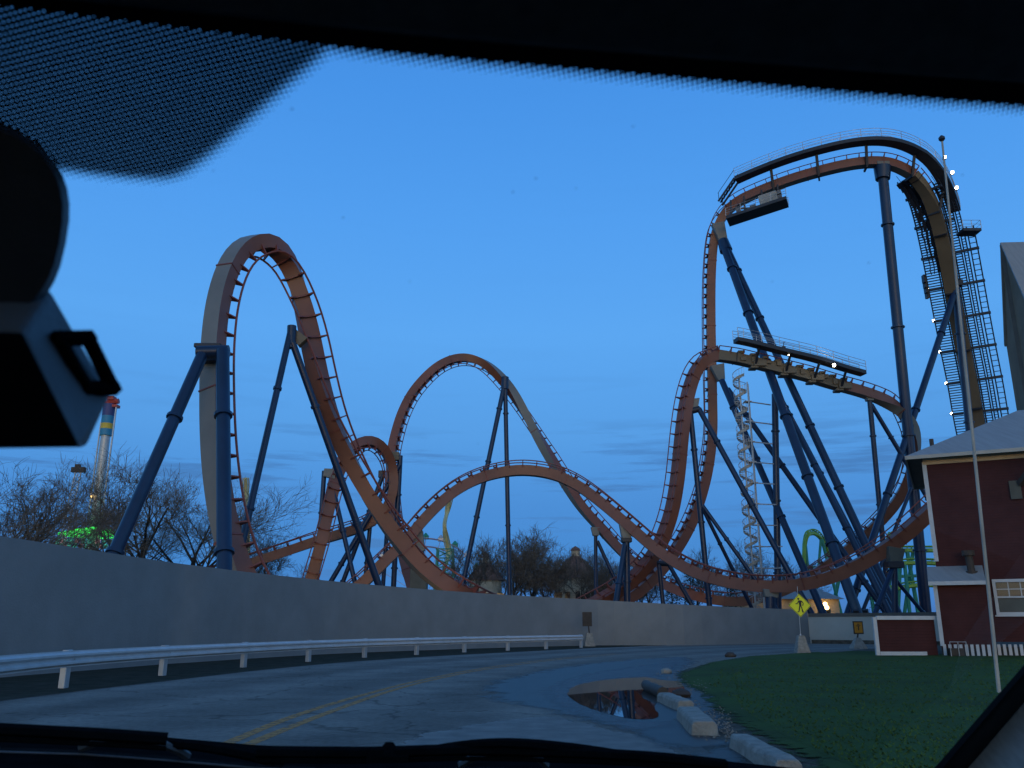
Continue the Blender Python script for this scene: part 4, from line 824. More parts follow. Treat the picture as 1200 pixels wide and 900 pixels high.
# platform part way up the ladder
q = frL[len(frL) - 15]; qp = q[0] + q[3] * sgn * 3.5 + V((0, 0, 1.0)); b = MB(); b.box(qp, 2.6, 2.0, .4); pl = b.build('landing', M['navy'], secL)
b = MB()
for dx, dy in ((-1.3, -1.0), (1.3, -1.0), (1.3, 1.0), (-1.3, 1.0), (0, -1.0)): b.bar(qp + V((dx, dy, .2)), qp + V((dx, dy, 1.4)), .07, .07, (1, 0, 0))
for z in (.8, 1.4): b.tube([qp + V((dx, dy, z)) for dx, dy in ((-1.3, -1.0), (1.3, -1.0), (1.3, 1.0), (-1.3, 1.0), (-1.3, -1.0))], .035, 4)
b.build('railing', M['galv'], pl, kind='stuff')
# chain guide and anti-rollback boxes under the crest
b = MB()
for i in range(len(frL) - 20, len(frL) - 1):
    p, t, m_, x, _ = frL[i]; p2, x2 = frL[i + 1][0], frL[i + 1][3]; k_ = (i - len(frL) + 20) / 19
    for o_, u_, w_ in ((1.25, -.35, .5), (1.8, .0, .7 * k_ + .1), (2.3, .25, .7 * k_ ** 2 + .1)): b.bar(p - x * sgn * (o_ + random.uniform(-.1, .1)) - m_ * u_, p2 - x2 * sgn * (o_ + random.uniform(-.1, .1)) - m_ * u_, w_ * random.uniform(.7, 1.2), .5 * random.uniform(.6, 1.3), m_)
b.build('crest_fittings', M['navy'], secL, kind='stuff')
b = MB()
for i in range(len(frL) - 24, len(frL) - 20): p, t, m_, x, _ = frL[i]; b.box(p - x * sgn * 3.4 + V((0, 0, .3)), .4, .7, 1.2)
b.build('switch_boxes', M['navy'], secL, kind='stuff')
def lamp(pos, s, m, par=RC, fix=True):
    b = MB(); b.tube([pos + V((0, 0, -s)), pos + V((0, 0, -s * .6)), pos + V((0, 0, s * .6)), pos + V((0, 0, s))], [s * .4, s, s, s * .4], 8)
    o = b.build('lamp', M[m], par, True)
    if fix: b = MB(); b.box(pos + V((.1, s * 1.6, 0)), s * 2.2, s * 1.2, s * 2.2); b.build('lamp_housing', M['navy'], o)
    return o
for k, p in enumerate(lamps):
    if k < 7: lamp(p + V((0, -.3, 0)), .16, 'bulbw', secL)
for px, py in ((1107, 184), (1116, 202), (1121, 220)): lamp(P(px, py, 108.5), .19, 'bulbw', wk)
for px, py in ((925, 415), (977.5, 428)): lamp(P(px, py, 107.0), .18, 'bulbw', wk2)
b = MB(); q = P(918, 409, 107.5); b.tube([P(918, 412, 107.5), P(918.5, 401, 107.5), P(920, 401, 107.5)], .06, 5); b.box(q, .5, .5, .6); b.build('mast', M['navy'], wk2)

# spiral staircase tower
st = thing('spiral_staircase', 'pale spiral staircase tower rising to the brake run between blue supports', 'staircase')
SY = 108.0; c0 = P(884, 690, SY); c0.z = 0; ctop = P(881.5, 441, SY); H = ctop.z; ax = c0.x; Rs = .82
b = MB(); b.tube([V((ax, SY, 0)), V((ax, SY, H))], .12, 8); b.build('centre_pole', M['galv'], st)
turn = 2.35; ns_ = int(H / turn * 14); stp = MB(); stg = MB(); rl = MB(); rail_pts = []
so_ = []; si_ = []
for i in range(ns_ + 1):
    a = i * 2 * math.pi / 14; z = H * i / ns_; d = V((math.cos(a), math.sin(a), 0)); d2 = V((math.cos(a + .45), math.sin(a + .45), 0)); c = V((ax, SY, z))
    if i < ns_: stp.prism([c + d * .1, c + d * Rs, c + d2 * Rs, c + d2 * .1], (0, 0, .05))
    so_ += [c + d * Rs + V((0, 0, -.12)), c + d * (Rs + .03) + V((0, 0, .25))]; rail_pts.append(c + d * Rs + V((0, 0, 1.1)))
    rl.bar(c + d * Rs, c + d * Rs + V((0, 0, 1.1)), .03, .03, (1, 0, 0))
stg.add(so_, [(2 * i, 2 * i + 1, 2 * i + 3, 2 * i + 2) for i in range(ns_)]); rl.tube(rail_pts, .04, 4)
stp.build('steps', M['galv'], st, kind='stuff'); stg.build('stringer', M['beige'], st); rl.build('railing', M['galv'], st, kind='stuff')
for dx, dy in ((.75, -.9), (1.15, .2)):
    b = MB(); b.tube([V((ax + dx, SY + dy, 0)), V((ax + dx, SY + dy, H - 1))], .085, 6); b.build('post', M['galv'], st)
z = 3.0; clm = P(910, 560, 110)
while z < H - 1:
    b = MB(); b.bar((ax + .75, SY - .9, z), (clm.x, 110, z + .3), .1, .14); b.bar((ax + .75, SY - .9, z), (ax + 1.15, SY + .2, z), .08, .1); b.box((ax + .75, SY - .3, z + .1), .9, 1.1, .08); b.build('landing_brace', M['galv'], st); z += 2.6

# ---------------------------------------------------------------- bare trees
def tree_mesh(seed, H, spread, lean=0, dens=1.0, thin=.022):
    rnd = random.Random(seed); tr = MB(); cw = MB()
    def br(p, d, L, r, lv):
        n = 4 if lv < 2 else 3; pts = [p]; rad = [r]; q = p; dd = d
        for k in range(n):
            dd = (dd + V((rnd.uniform(-1, 1), rnd.uniform(-1, 1), rnd.uniform(-.6, .9))) * (.16 if lv < 3 else .26)).normalized(); q = q + dd * L / n; pts.append(q); rad.append(r * (1 - .5 * (k + 1) / n))
        (tr if lv < 2 else cw).tube(pts, rad, 6 if lv < 1 else (5 if lv < 2 else 3), caps=False)
        if lv >= 5: return
        m = {0: 6, 1: 5, 2: 5, 3: 5, 4: 4}[lv]; m = max(2, int(m * dens + rnd.random()))
        for k in range(m):
            t = rnd.uniform(.35 if lv else .45, 1.0); i = min(n - 1, int(t * n)); s = pts[i].lerp(pts[i + 1], t * n - i)
            a = rnd.uniform(0, 6.283); tilt = rnd.uniform(.45, .95) if lv < 2 else rnd.uniform(.4, 1.1)
            o_ = dd.orthogonal().normalized(); o_ = Matrix.Rotation(a, 3, dd) @ o_
            nd = (dd * math.cos(tilt) + o_ * math.sin(tilt) * spread + V((lean, 0, .18))).normalized()
            br(s, nd, L * rnd.uniform(.5, .78), max(thin, rad[i] * .58), lv + 1)
    br(V((0, 0, -.2)), V((lean * .3, 0, 1)).normalized(), H * .40, H * .016, 0)
    zmax = max(v[2] for v in cw.v); k = H / zmax
    for mb in (tr, cw): mb.v = [(x * k, y * k, z * k) for x, y, z in mb.v]
    return tr.mesh('trunk', M['bark'], True), cw.mesh('crown', M['twig'])
TV = [tree_mesh(3, 18, 1.0), tree_mesh(11, 18, 1.15), tree_mesh(23, 18, .9, .0), tree_mesh(5, 18, .75, .30, .85, .011), tree_mesh(31, 18, 1.1, 0, .92, .012), tree_mesh(37, 18, 1.0, 0, .92, .012)]
def tree(px, pytop, Y, var, label, sx=1.0, rot=0, grp='bare trees behind the wall'):
    top = P(px, pytop, Y); t = tag(link('bare_tree', None), label, 'tree', grp); t.location = (top.x, Y, 0)
    k = top.z / 18
    for nm, me in (('trunk', TV[var][0]), ('crown', TV[var][1])):
        o = link(nm, me); o.parent = t; o.matrix_basis = Matrix.Rotation(rot, 4, 'Z') @ Matrix.Diagonal((k * sx, k * sx, k, 1))
for a in [
    (8, 528, 66, 3, 'bare tree with slanting upright twigs at the far left edge', 1.2, .2), (62, 545, 74, 3, 'slender bare tree rising behind the dark sensor box', 1.0, -.3),
    (196, 536, 92, 4, 'wide bare tree left of the near loop of track', 1.15, .5), (243, 566, 99, 5, 'bare tree right behind the blue loop pillar', 1.0, 2.2), (150, 585, 100, 5, 'low bare tree beside the green lit swing ride', 1.0, 1.0),
    (316, 606, 118, 1, 'bare tree showing between the near loop and its rear support', 1.0, 3.3), (352, 654, 140, 2, 'small bare tree left of the small twisting loop', 1.0, .7),
    (562, 630, 160, 0, 'bare tree in front of the left domed pavilion', .9, 1.2), (604, 612, 150, 1, 'tallest bare tree in the middle, behind the two tall blue struts', 1.1, .4), (640, 624, 155, 2, 'bare tree just right of the two tall blue struts', 1.0, 2.0), (676, 640, 165, 0, 'bare tree in front of the right domed pavilion', 1.0, 2.9),
    (712, 646, 150, 1, 'bare tree behind the crossing supports of the low arch', 1.0, 4.2), (816, 634, 150, 2, 'bare tree seen through the vertical drop pull-out', 1.15, .9), (882, 630, 140, 1, 'gnarled bare tree behind the spiral staircase', .9, 5.0), (924, 650, 150, 0, 'bare tree right of the spiral staircase', .9, 3.6), (760, 650, 156, 0, 'bare tree behind the orange pull-out of the drops', 1.0, 5.4), (590, 622, 182, 2, 'bare tree filling the gap right behind the two tall blue struts', 1.2, 3.0), (622, 620, 178, 0, 'bare tree behind the tallest middle tree, to its right', 1.2, 5.1), (655, 634, 185, 1, 'bare tree behind the right domed pavilion, on its left', 1.2, 1.6), (694, 642, 186, 2, 'bare tree behind the right domed pavilion, on its right', 1.2, .3), (738, 648, 170, 1, 'bare tree just right of the low arch crossing supports', 1.2, 2.6), (30, 540, 84, 4, 'broad bare tree behind the slanting one at the far left', 1.2, 1.4), (222, 548, 106, 5, 'bare tree behind the wide one left of the near loop', 1.25, .9), (905, 660, 165, 1, 'low bare tree behind the foot of the spiral staircase', 1.1, .2)]: tree(*a)
# low dark evergreens
def evergreen(px, pytop, Y, wd, label):
    top = P(px, pytop, Y); t = thing('evergreen_tree', label, 'tree', 'dark evergreens behind the wall'); b = MB(); rnd = random.Random(px)
    b.tube([V((top.x, Y, 0)), V((top.x, Y, top.z * .95))], [.2, .04], 6); b.build('trunk', M['bark'], t); b = MB()
    for i in range(2600):
        u = rnd.random() ** .7; z = top.z * (1 - u * .95); r = wd * (.15 + u * .85) * rnd.uniform(.25, 1.0) * (1 - .25 * math.sin(z * 3)); a = rnd.uniform(0, 6.283)
        c = V((top.x + r * math.cos(a), Y + r * math.sin(a), z + rnd.uniform(-.3, .3))); s = rnd.uniform(.15, .4); d = V((rnd.uniform(-1, 1), rnd.uniform(-1, 1), rnd.uniform(-.5, .5))) * s; e_ = V((rnd.uniform(-1, 1), rnd.uniform(-1, 1), rnd.uniform(-.5, .5))) * s
        b.add([c, c + d, c + e_], [(0, 1, 2)])
    b.build('crown', M['evergreen'], t)
evergreen(808, 664, 140, 3.6, 'dark evergreen below the vertical drop, left of its thin strut'); evergreen(786, 672, 142, 3.4, 'dark evergreen between the orange pull-out tracks'); evergreen(855, 684, 130, 3.6, 'low dark evergreen under the low arch bracket'); evergreen(1030, 676, 150, 3.8, 'dark evergreen behind the right end of the low arch')

# ---------------------------------------------------------------- swing tower ride
sw_ = thing('swing_tower', 'slender swing tower with coloured bands and green lit ring at the left', 'tower ride')
TY = 330.0; tp = P(129, 470, TY); tx, tz = tp.x, tp.z
b = MB(); b.tube([V((tx, TY, 0)), V((tx, TY, tz * .84))], [2.0, 1.7], 10); b.build('mast', M['galv'], sw_, True)
for z0, z1, mm in ((.84, .87, 'cyan'), (.87, .895, 'yel2'), (.895, .93, 'cyan'), (.93, .985, 'stain')):
    b = MB(); b.tube([V((tx, TY, tz * z0)), V((tx, TY, tz * z1))], 2.3, 10); b.build('tower_band', M[mm], sw_, True)
b = MB(); b.tube([V((tx - 2.2, TY, tz * .99)), V((tx + 3.4, TY, tz * 1.0))], 1.1, 8); b.box((tx + .8, TY, tz * .975), 5.6, 3, 1.0); b.box((tx + .3, TY, tz * 1.012), 3, 3, 1.4); b.build('crown_cap', M['redcap'], sw_)
b = MB(); b.tube([V((tx + 2.8, TY - 1, 0)), V((tx + 3.2, TY - 1, tz * .97))], .35, 5); b.tube([V((tx - 2.4, TY - 1, 0)), V((tx - 2.0, TY - 1, tz * .9))], .3, 5); b.build('guide_rail', M['galv'], sw_)
rz_ = P(100, 627, TY).z
b = MB(); nR = 32; rr_ = 11.5
for k in range(nR):
    a, a2 = 2 * math.pi * k / nR, 2 * math.pi * (k + 1) / nR
    for r_, z in ((rr_, 0), (rr_ * .6, 1.6)): b.bar((tx + r_ * math.cos(a), TY + r_ * math.sin(a), rz_ + z), (tx + r_ * math.cos(a2), TY + r_ * math.sin(a2), rz_ + z), .6, .5)
    b.bar((tx + 2 * math.cos(a), TY + 2 * math.sin(a), rz_ + 2.6), (tx + rr_ * math.cos(a), TY + rr_ * math.sin(a), rz_), .35, .35)
    if k % 2: b.bar((tx + rr_ * math.cos(a), TY + rr_ * math.sin(a), rz_), (tx + rr_ * .6 * math.cos(a2), TY + rr_ * .6 * math.sin(a2), rz_ + 1.6), .4, .4)
b.build('swing_ring', M['green_led'], sw_)
for k in range(nR):
    a = 2 * math.pi * k / nR; q = V((tx + rr_ * math.cos(a), TY + rr_ * math.sin(a), rz_)); b = MB(); b.bar(q, q - V((0, 0, 2.6)), .15, .15, (1, 0, 0)); b.box(q - V((0, 0, 3.2)), 1.1, 1.1, 1.6); b.build('seat', M['cyan_led'] if k % 3 else M['pink_led'], sw_)
q = P(104, 583, TY); lamp(V((tx - 1, TY - 2.5, q.z)), .5, 'bulby', sw_, False)
mt = thing('lattice_mast', 'thin pale mast with dark head left of the swing tower', 'mast')
q = P(92, 552, 210); b = MB()
for dx in (-.7, .7): b.tube([V((q.x - 3.4 + dx, 210, 0)), V((q.x + dx, 210, q.z))], .16, 5)
for k in range(18): f0_, f1_ = k / 18, (k + 1) / 18; z0, z1 = q.z * f0_, q.z * f1_; x0_, x1_ = q.x - 3.4 * (1 - f0_), q.x - 3.4 * (1 - f1_); b.bar((x0_ - .7, 210, z0), (x1_ + .7, 210, z1), .12, .12, (0, 1, 0)); b.bar((x0_ + .7, 210, z0), (x1_ - .7, 210, z1), .12, .12, (0, 1, 0))
b.build('lattice', M['galv'], mt); b = MB(); b.box(V((q.x, 210, q.z + .3)), 3.2, 1.2, 1.2); b.box(V((q.x - .3, 210, q.z + 1.2)), 1.2, .8, .9); b.build('mast_head', M['rust'], mt)

# ---------------------------------------------------------------- distant wheel, twisted tracks, pavilions, booth, green coaster
fw = thing('ferris_wheel', 'distant pale ferris wheel showing behind the near loop bottom', 'ferris wheel')
wc = P(497, 700, 300); WR = 19.5
for r_, nm in ((WR, 'rim'), (WR * .86, 'rim')):
    b = MB(); ring = [wc + V((r_ * math.cos(a * math.pi / 30), 0, r_ * math.sin(a * math.pi / 30))) for a in range(61)]
    for dy in (-1.5, 1.5): b.tube([p + V((0, dy, 0)) for p in ring], .16, 4)
    b.build(nm, M['magenta'], fw)
for k in range(24):
    a = math.pi * 2 * k / 24; d = V((math.cos(a), 0, math.sin(a)))
    b = MB(); b.tube([wc, wc + d * WR], .11, 3); b.build('spoke', M['magenta'], fw)
    b = MB(); q = wc + d * (WR + .6); b.box(q + V((0, 0, -.4)), 1.9, 1.9, .9); b.tube([q + V((0, 0, .1)), q + V((0, 0, 1.3))], [1.25, .2], 8); b.build('cabin', M['galv'] if k % 2 else M['teal'], fw)
b = MB()
for dx in (-9, 9): b.tube([wc, V((wc.x + dx, wc.y + 3, 0))], .5, 6); b.tube([wc, V((wc.x + dx, wc.y - 3, 0))], .5, 6)
b.build('support_frame', M['white'], fw)
def spike(pts, Y, label, wd=1.3):
    t = thing('twisted_spike', label, 'ride track', 'distant pale yellow track spikes'); pp = catmull([P(a, c, Y + 2 * math.sin(i * 2.1)) for i, (a, c) in enumerate(pts)], 8); base = pp[-1].copy(); base.z = 0; pp.append(base)
    b = MB(); b.tube(pp, .55, 6); b.build('spine', M['yellow'], t, True)
    for s in (-1, 1): b = MB(); b.tube([p + V((math.cos(i * .12) * s * wd * .6, math.sin(i * .12) * s * wd * .6, 0)) for i, p in enumerate(pp)], .16, 4); b.build('rail', M['yellow'], t)
    return t
spike([(527, 585), (524, 600), (521, 615), (523, 632), (526, 648), (522, 662), (519, 675), (518, 690)], 240, 'pale yellow twisted track spike above the distant wheel')
spike([(288, 560), (288.5, 580), (290, 600), (290, 640)], 240, 'pale yellow track spike behind the near loop support')
tw = thing('turquoise_tower', 'distant turquoise lattice tower beside the yellow spike', 'tower')
b = MB(); q0, q1 = P(520, 700, 236), P(522, 644, 236)
for dx in (-2, 2):
    for dy in (-2, 2): b.tube([V((q0.x + dx * 1.5, 236 + dy, 0)), V((q1.x + dx, 236 + dy, q1.z))], .28, 5)
for k in range(9): z0, z1 = q1.z * k / 9, q1.z * (k + 1) / 9; b.bar((q1.x - 2.4, 234, z0), (q1.x + 2.4, 234, z1), .3, .3, (0, 1, 0)); b.bar((q1.x + 2.4, 234, z0), (q1.x - 2.4, 234, z1), .3, .3, (0, 1, 0)); b.bar((q1.x - 2.4, 234, z1), (q1.x + 2.4, 234, z1), .3, .3)
b.build('lattice', M['teal'], tw)
def pavilion(px, py_l, py_top, py_e, wd, Y, label):
    t = thing('domed_pavilion', label, 'pavilion', 'domed pavilions behind the trees'); c = P(px, py_e, Y); ztop = P(px, py_top, Y).z; zl = P(px, py_l, Y).z; ze = c.z
    def lathe(prof, m, nm, n=16):
        b = MB(); b.tube([V((c.x, Y, z)) for z, r in prof], [r for z, r in prof], n); return b.build(nm, M[m], t, True)
    lathe([(0, wd), (ze, wd)], 'cream', 'wall'); h = ztop - ze
    rf = lathe([(ze - .1, wd * 1.15), (ze + .15, wd * 1.13), (ze + h * .3, wd * .92), (ze + h * .6, wd * .66), (ze + h * .85, wd * .42), (ztop, wd * .24)], 'brownroof', 'roof')
    lathe([(ztop - .1, wd * .22), (ztop + 1.1, wd * .22)], 'cream', 'lantern'); lathe([(ztop + 1.1, wd * .27), (ztop + 1.6, wd * .2), (zl, .08)], 'brownroof', 'lantern_roof')
    for k in range(8):
        a = math.pi * 2 * k / 8; b = MB(); pr = [(ze + h * .0, wd * 1.16), (ze + h * .3, wd * .94), (ze + h * .6, wd * .68), (ze + h * .85, wd * .44)]; b.tube([V((c.x + r * math.cos(a), Y + r * math.sin(a), z)) for z, r in pr], .12, 4); b.build('roof_rib', M['rust'], rf)
    for k in range(12):
        a = math.pi * 2 * k / 12; b = MB(); b.box(V((c.x + (wd + .05) * math.cos(a), Y + (wd + .05) * math.sin(a), ze * .5)), .9, .9, ze * .5); b.build('window', M['glassdark'], t)
pavilion(569, 646, 660, 680, 3.2, 178, 'brown domed pavilion with cream walls left of the two tall blue struts'); pavilion(675, 640, 652, 678, 3.9, 178, 'larger brown domed pavilion right of the two tall blue struts')
# ticket booth behind the wall
tk = thing('ticket_booth', 'small cream building with grey hip roof and warm lamps behind the wall', 'building')
c = P(922, 702, 132); ze = c.z; zr = P(922, 684, 132).z; hw = 8.4; b = MB(); b.box((c.x, 136, ze / 2), hw * 2 - 1.2, 7, ze); b.build('wall', M['cream'], tk)
b = MB(); b.add([V((c.x - hw, 131.5, ze)), V((c.x + hw, 131.5, ze)), V((c.x + hw, 140.5, ze)), V((c.x - hw, 140.5, ze)), V((c.x - hw + 4, 136, zr)), V((c.x + hw - 4, 136, zr))], [(0, 1, 5, 4), (1, 2, 5), (2, 3, 4, 5), (3, 0, 4), (3, 2, 1, 0)]); b.build('roof', M['roof'], tk)
for dx in (-5.5, -2, 2, 5.5): b = MB(); b.box((c.x + dx, 132.45, ze * .5), 1.8, .12, ze * .5); b.build('window', M['glassdark'], tk)
for px, py in ((909.5, 710.5), (967, 708), (969, 712)): lamp(P(px, py, 131.3), .30, 'bulby', tk, False)
# green coaster
gc = thing('green_coaster', 'distant green roller coaster with lime track behind the blue supports', 'roller coaster')
GY = 175
def gtrack(px, lab=None):
    pp = catmull([P(a, c, GY + d) for a, c, d in px], 10); b = MB(); b.tube(pp, .42, 6); o = b.build('track_section', M['lime'], gc, True)
    for s in (-1, 1): b = MB(); b.tube([p + V((0, s * .7, .75)) for p in pp], .14, 4); b.build('rail', M['lime'], o)
    b = MB()
    for p in pp[::3]: b.bar(p + V((0, -.7, .75)), p + V((0, .7, .75)), .1, .12); b.bar(p, p + V((0, 0, .75)), .2, .12, (1, 0, 0))
    b.build('cross_ties', M['lime'], o, kind='stuff')
gtrack([(938, 700, 0), (942, 660, 0), (943, 640, 0), (946, 628, 0), (953, 625, 2), (961, 630, 4), (967, 640, 6), (975, 655, 8), (985, 670, 8)])
gtrack([(1044, 646, 0), (1060, 645, 0), (1080, 645, 0), (1120, 645, 0)]); gtrack([(1040, 640, 3), (1044, 628, 3), (1050, 634, 5), (1056, 646, 8)]); gtrack([(1030, 700, -4), (1050, 690, -4), (1075, 686, -4), (1110, 686, -4)]); gtrack([(1052, 664, -6), (1060, 660, -6), (1090, 660, -6), (1110, 662, -6)])
for a, c, d, dia in (((944, 640), (952, 718), 0, .7), ((962, 632), (955, 716), 3, .6), ((963, 632), (985, 716), 3, .7), ((1055, 646), (1052, 718), 0, 1.0), ((1063, 646), (1076, 718), 0, .9), ((1083, 646), (1080, 718), 0, .9), ((1046, 630), (1040, 718), 3, .7), ((1060, 660), (1066, 718), -6, .8), ((940, 690), (960, 718), -10, .9), ((985, 668), (975, 718), 8, .9), ((1020, 690), (1024, 718), -4, .8), ((1070, 646), (1060, 718), 2, .8)):
    column(P(*a, GY + d), P(*c, GY + d), dia, name='support_column', m='teal', par=gc, fl=0, n=8)
b = MB(); b.tube([P(946, 664, GY), P(964, 666, GY + 3)], .3, 6); b.tube([P(1040, 676, GY), P(1095, 674, GY)], .3, 6); b.build('cross_beam', M['teal'], gc)

# ---------------------------------------------------------------- ground floodlights (behind the walls)
def flood(pos, aim, e, col=(1, .62, .28), size=70, lab=''):
    t = thing('floodlight', lab, 'floodlight', 'floodlights on the ground behind the wall'); d = (aim - pos).normalized()
    b = MB(); b.box(pos - d * .22, .5, .5, .4, d.to_track_quat('Z', 'Y').to_matrix()); b.tube([V((pos.x, pos.y, 0)), pos - d * .3], .06, 6); b.build('lamp_housing', M['navy'], t)
    b = MB(); b.tube([pos - d * .03, pos], .18, 10); b.build('lens', M['bulby'], t)
    l = bpy.data.lights.new('flood', 'SPOT'); l.energy = e * .4; l.color = col; l.spot_size = R(size); l.spot_blend = .7; l.shadow_soft_size = .2
    o = bpy.data.objects.new('flood_lamp', l); COL.objects.link(o); o.location = pos + d * .05; o.rotation_euler = d.to_track_quat('-Z', 'Y').to_euler(); o.parent = t
g0 = lambda px, py, Y, z: V((P(px, py, Y).x, Y, z))
flood(g0(232, 640, 49, .8), P(256, 590, 51.5), 520, lab='warm floodlight at the foot of the near loop')
flood(g0(318, 670, 50, .8), P(292, 635, 50.5), 160, lab='warm floodlight right of the near loop foot')
flood(g0(518, 690, 64.5, .8), P(512, 682, 66.5), 420, size=95, lab='warm floodlight under the descending end of the near loop')
flood(g0(455, 690, 90, .8), P(440, 668, 100), 700, lab='warm floodlight under the left end of the low arch')
flood(g0(372, 690, 97, .8), P(369, 660, 100), 400, lab='warm floodlight at the foot of the small twisting loop')
flood(g0(955, 716, 94, .8), P(975, 680, 88.5), 1100, size=100, lab='warm floodlight below the bottom of the low arch')
flood(g0(800, 712, 118, .8), P(800, 690, 124), 900, size=100, lab='warm floodlight beneath the distant track by the drops')
for k, (px, py, Y, ax_, ay) in enumerate(((1003, 716, 92, 1000, 690), (1015, 716, 90, 1030, 690))): flood(P(px, py, Y), P(ax_, ay, Y + 4), 700, size=80, lab=('small lit floodlight low left of the white framed screen wall', 'small lit floodlight just above the white framed screen wall')[k])

# ---------------------------------------------------------------- the car we look out of
CAR = thing('car', 'dark car interior with windscreen, roof lining, mirror and wipers around the view', 'car')
hv = V((.989, .148, 0)).normalized(); cv = V((-hv.y, hv.x, 0)); al = R(28); sv = (cv * math.cos(al) + V((0, 0, -math.sin(al)))).normalized(); nv = hv.cross(sv)
P0 = EYE + ray(600, 72) * (.37 / ray(600, 72).y)
def W(px, py, lift=0.0):
    r = ray(px, py); t = (P0 - EYE).dot(nv) / r.dot(nv); p = EYE + r * t; return p - r.normalized() * lift
def uvw(p): d = p - P0; return d.dot(hv), d.dot(sv)
inn = -1 if nv.dot(EYE - P0) < 0 else 1
def pl(u, v, lift=0): return P0 + hv * u + sv * v + nv * (inn * lift)
b = MB(); b.add([pl(-1.05, -.12), pl(.62, -.12), pl(.62, 1.2), pl(-1.05, 1.2)], [(0, 1, 2, 3)]); ws = b.build('windscreen', M['glass'], CAR)
L1 = [(-400, -60), (-100, -11), (0, 3), (120, 18), (250, 34), (390, 51), (500, 62), (600, 71), (800, 88), (1000, 105), (1200, 121), (1400, 140), (2300, 215)]
up = [uvw(W(*p)) for p in L1]
b = MB(); n = len(up); vs = [pl(u, v, .002) for u, v in up] + [pl(u, -.11, .002) for u, v in up]; b.add(vs, [(i, i + 1, n + i + 1, n + i) for i in range(n - 1)]); b.build('frit_band', M['frit'], ws)
PATCH = [(-300, -140), (0, -60), (200, -40), (470, -14), (440, 8), (392, 52), (340, 98), (280, 152), (235, 190), (205, 206), (170, 208), (120, 204), (55, 196), (0, 190), (-300, 170)]
pu = [uvw(W(*p)) for p in catmull([V((a, c, 0)) for a, c in PATCH], 4) for p in [(p.x, p.y)]]
per = .0025; mm = 1 / (2270 * 1.0)
us = np.arange(-.42, .42, .0022); vv = np.arange(-.03, .20, .0022)
hx = [q[0] for q in up]; hy = [q[1] for q in up]
gv = []; gc_ = []; guv = []; gi = {}
for j, v_ in enumerate(vv):
    for i, u_ in enumerate(us):
        d = v_ - np.interp(u_, hx, hy); cov = 2.2 if d < -.003 else 1.7 - (d + .002) / .0085 * 3.4
        if u_ < .02 and d < .16: cov = max(cov, min(1.60, -1.95 + (polydist(u_, v_, pu) + .0042) / .0085 * 3.4))
        gv.append(pl(u_, v_, .0025)); gc_.append(cov); a = .35; guv.append(((u_ * math.cos(a) - v_ * math.sin(a)) / per, (u_ * math.sin(a) + v_ * math.cos(a)) / per))
nx = len(us); fs = []
for j in range(len(vv) - 1):
    for i in range(nx - 1):
        q = (j * nx + i, j * nx + i + 1, (j + 1) * nx + i + 1, (j + 1) * nx + i)
        if max(gc_[k] for k in q) > -1.99: fs.append(q)
me = bpy.data.meshes.new('printed_dots'); me.from_pydata(gv, [], fs); me.materials.append(M['dots']); at = me.attributes.new('cov', 'FLOAT', 'POINT'); at.data.foreach_set('value', gc_)
ul = me.uv_layers.new(name='UVMap'); li = np.zeros(len(me.loops), dtype=np.int32); me.loops.foreach_get('vertex_index', li); ul.data.foreach_set('uv', np.array(guv)[li].ravel())
link('printed_dots', me, ws)
b = MB()
for px, py, sz in ((628, 209, 1.1), (601, 225, .8), (675, 221, .7), (342, 128, 1.0), (1018, 308, 1.0), (905, 330, .7), (402, 255, .8), (1128, 205, .8), (560, 520, .7), (250, 200, .8), (742, 148, .7), (480, 330, .6)):
    q = W(px, py, .0015); n_ = 7; b.add([q + (hv * math.cos(6.283 * k / n_) + sv * math.sin(6.283 * k / n_)) * sz * .0009 * random.uniform(.7, 1.3) for k in range(n_)], [tuple(range(n_))])
b.build('dirt_specks', M['speck'], ws, kind='stuff')
# roof lining: rounded front edge then back over the seats
L2 = [(-700, -105), (-300, -50), (0, -14), (130, 0), (300, 17), (450, 33), (600, 47), (800, 63), (1000, 79), (1200, 94), (1500, 118), (2300, 182)]
b = MB(); rows = []
for p in L2:
    q = W(*p, .02); rows.append([q + V((0, 0, .012)) + cv * .02, q, q - cv * .015 + V((0, 0, .004)), q - cv * .06 + V((0, 0, .022)), q - cv * .25 + V((0, 0, .07)), q - cv * .8 + V((0, 0, .10)), q - cv * 1.9 + V((0, 0, .02)), q - cv * 1.9 + V((0, 0, .06)), q - cv * .8 + V((0, 0, .15)), q + V((0, 0, .06))])
m_ = len(rows[0]); b.add([q for r in rows for q in r], [(i * m_ + k, i * m_ + (k + 1) % m_, (i + 1) * m_ + (k + 1) % m_, (i + 1) * m_ + k) for i in range(len(rows) - 1) for k in range(m_)]); b.build('roof_lining', M['lining'], CAR, True)
# right pillar
PA, PB = uvw(W(1200, 773)), uvw(W(1090, 901)); PC, PD = uvw(W(1200, 799)), uvw(W(1116, 901))
def ext(a, c, t): return (a[0] + (c[0] - a[0]) * t, a[1] + (c[1] - a[1]) * t)
b = MB(); e1_, e2_ = ext(PA, PB, -5), ext(PA, PB, 2.0); f1_, f2_ = ext(PC, PD, -5), ext(PC, PD, 2.0); b.prism([pl(*e1_, .004), pl(*e2_, .004), pl(*f2_, .004), pl(*f1_, .004)], nv * inn * .012); b.build('pillar_seal', M['frit'], CAR)
b = MB(); k1, k2 = pl(*f1_, .012), pl(*f2_, .012); rt = (hv - cv * .9).normalized() * .16
dd_ = -cv * .20 + hv * .035 - V((0, 0, .06)); b.prism([k1, k2, k2 + dd_, k1 + dd_], hv * .03); vs = [k1, k2, k2 + hv * .07 + nv * inn * .02, k1 + hv * .07 + nv * inn * .02, k2 + hv * .14 - cv * .02, k1 + hv * .14 - cv * .02]
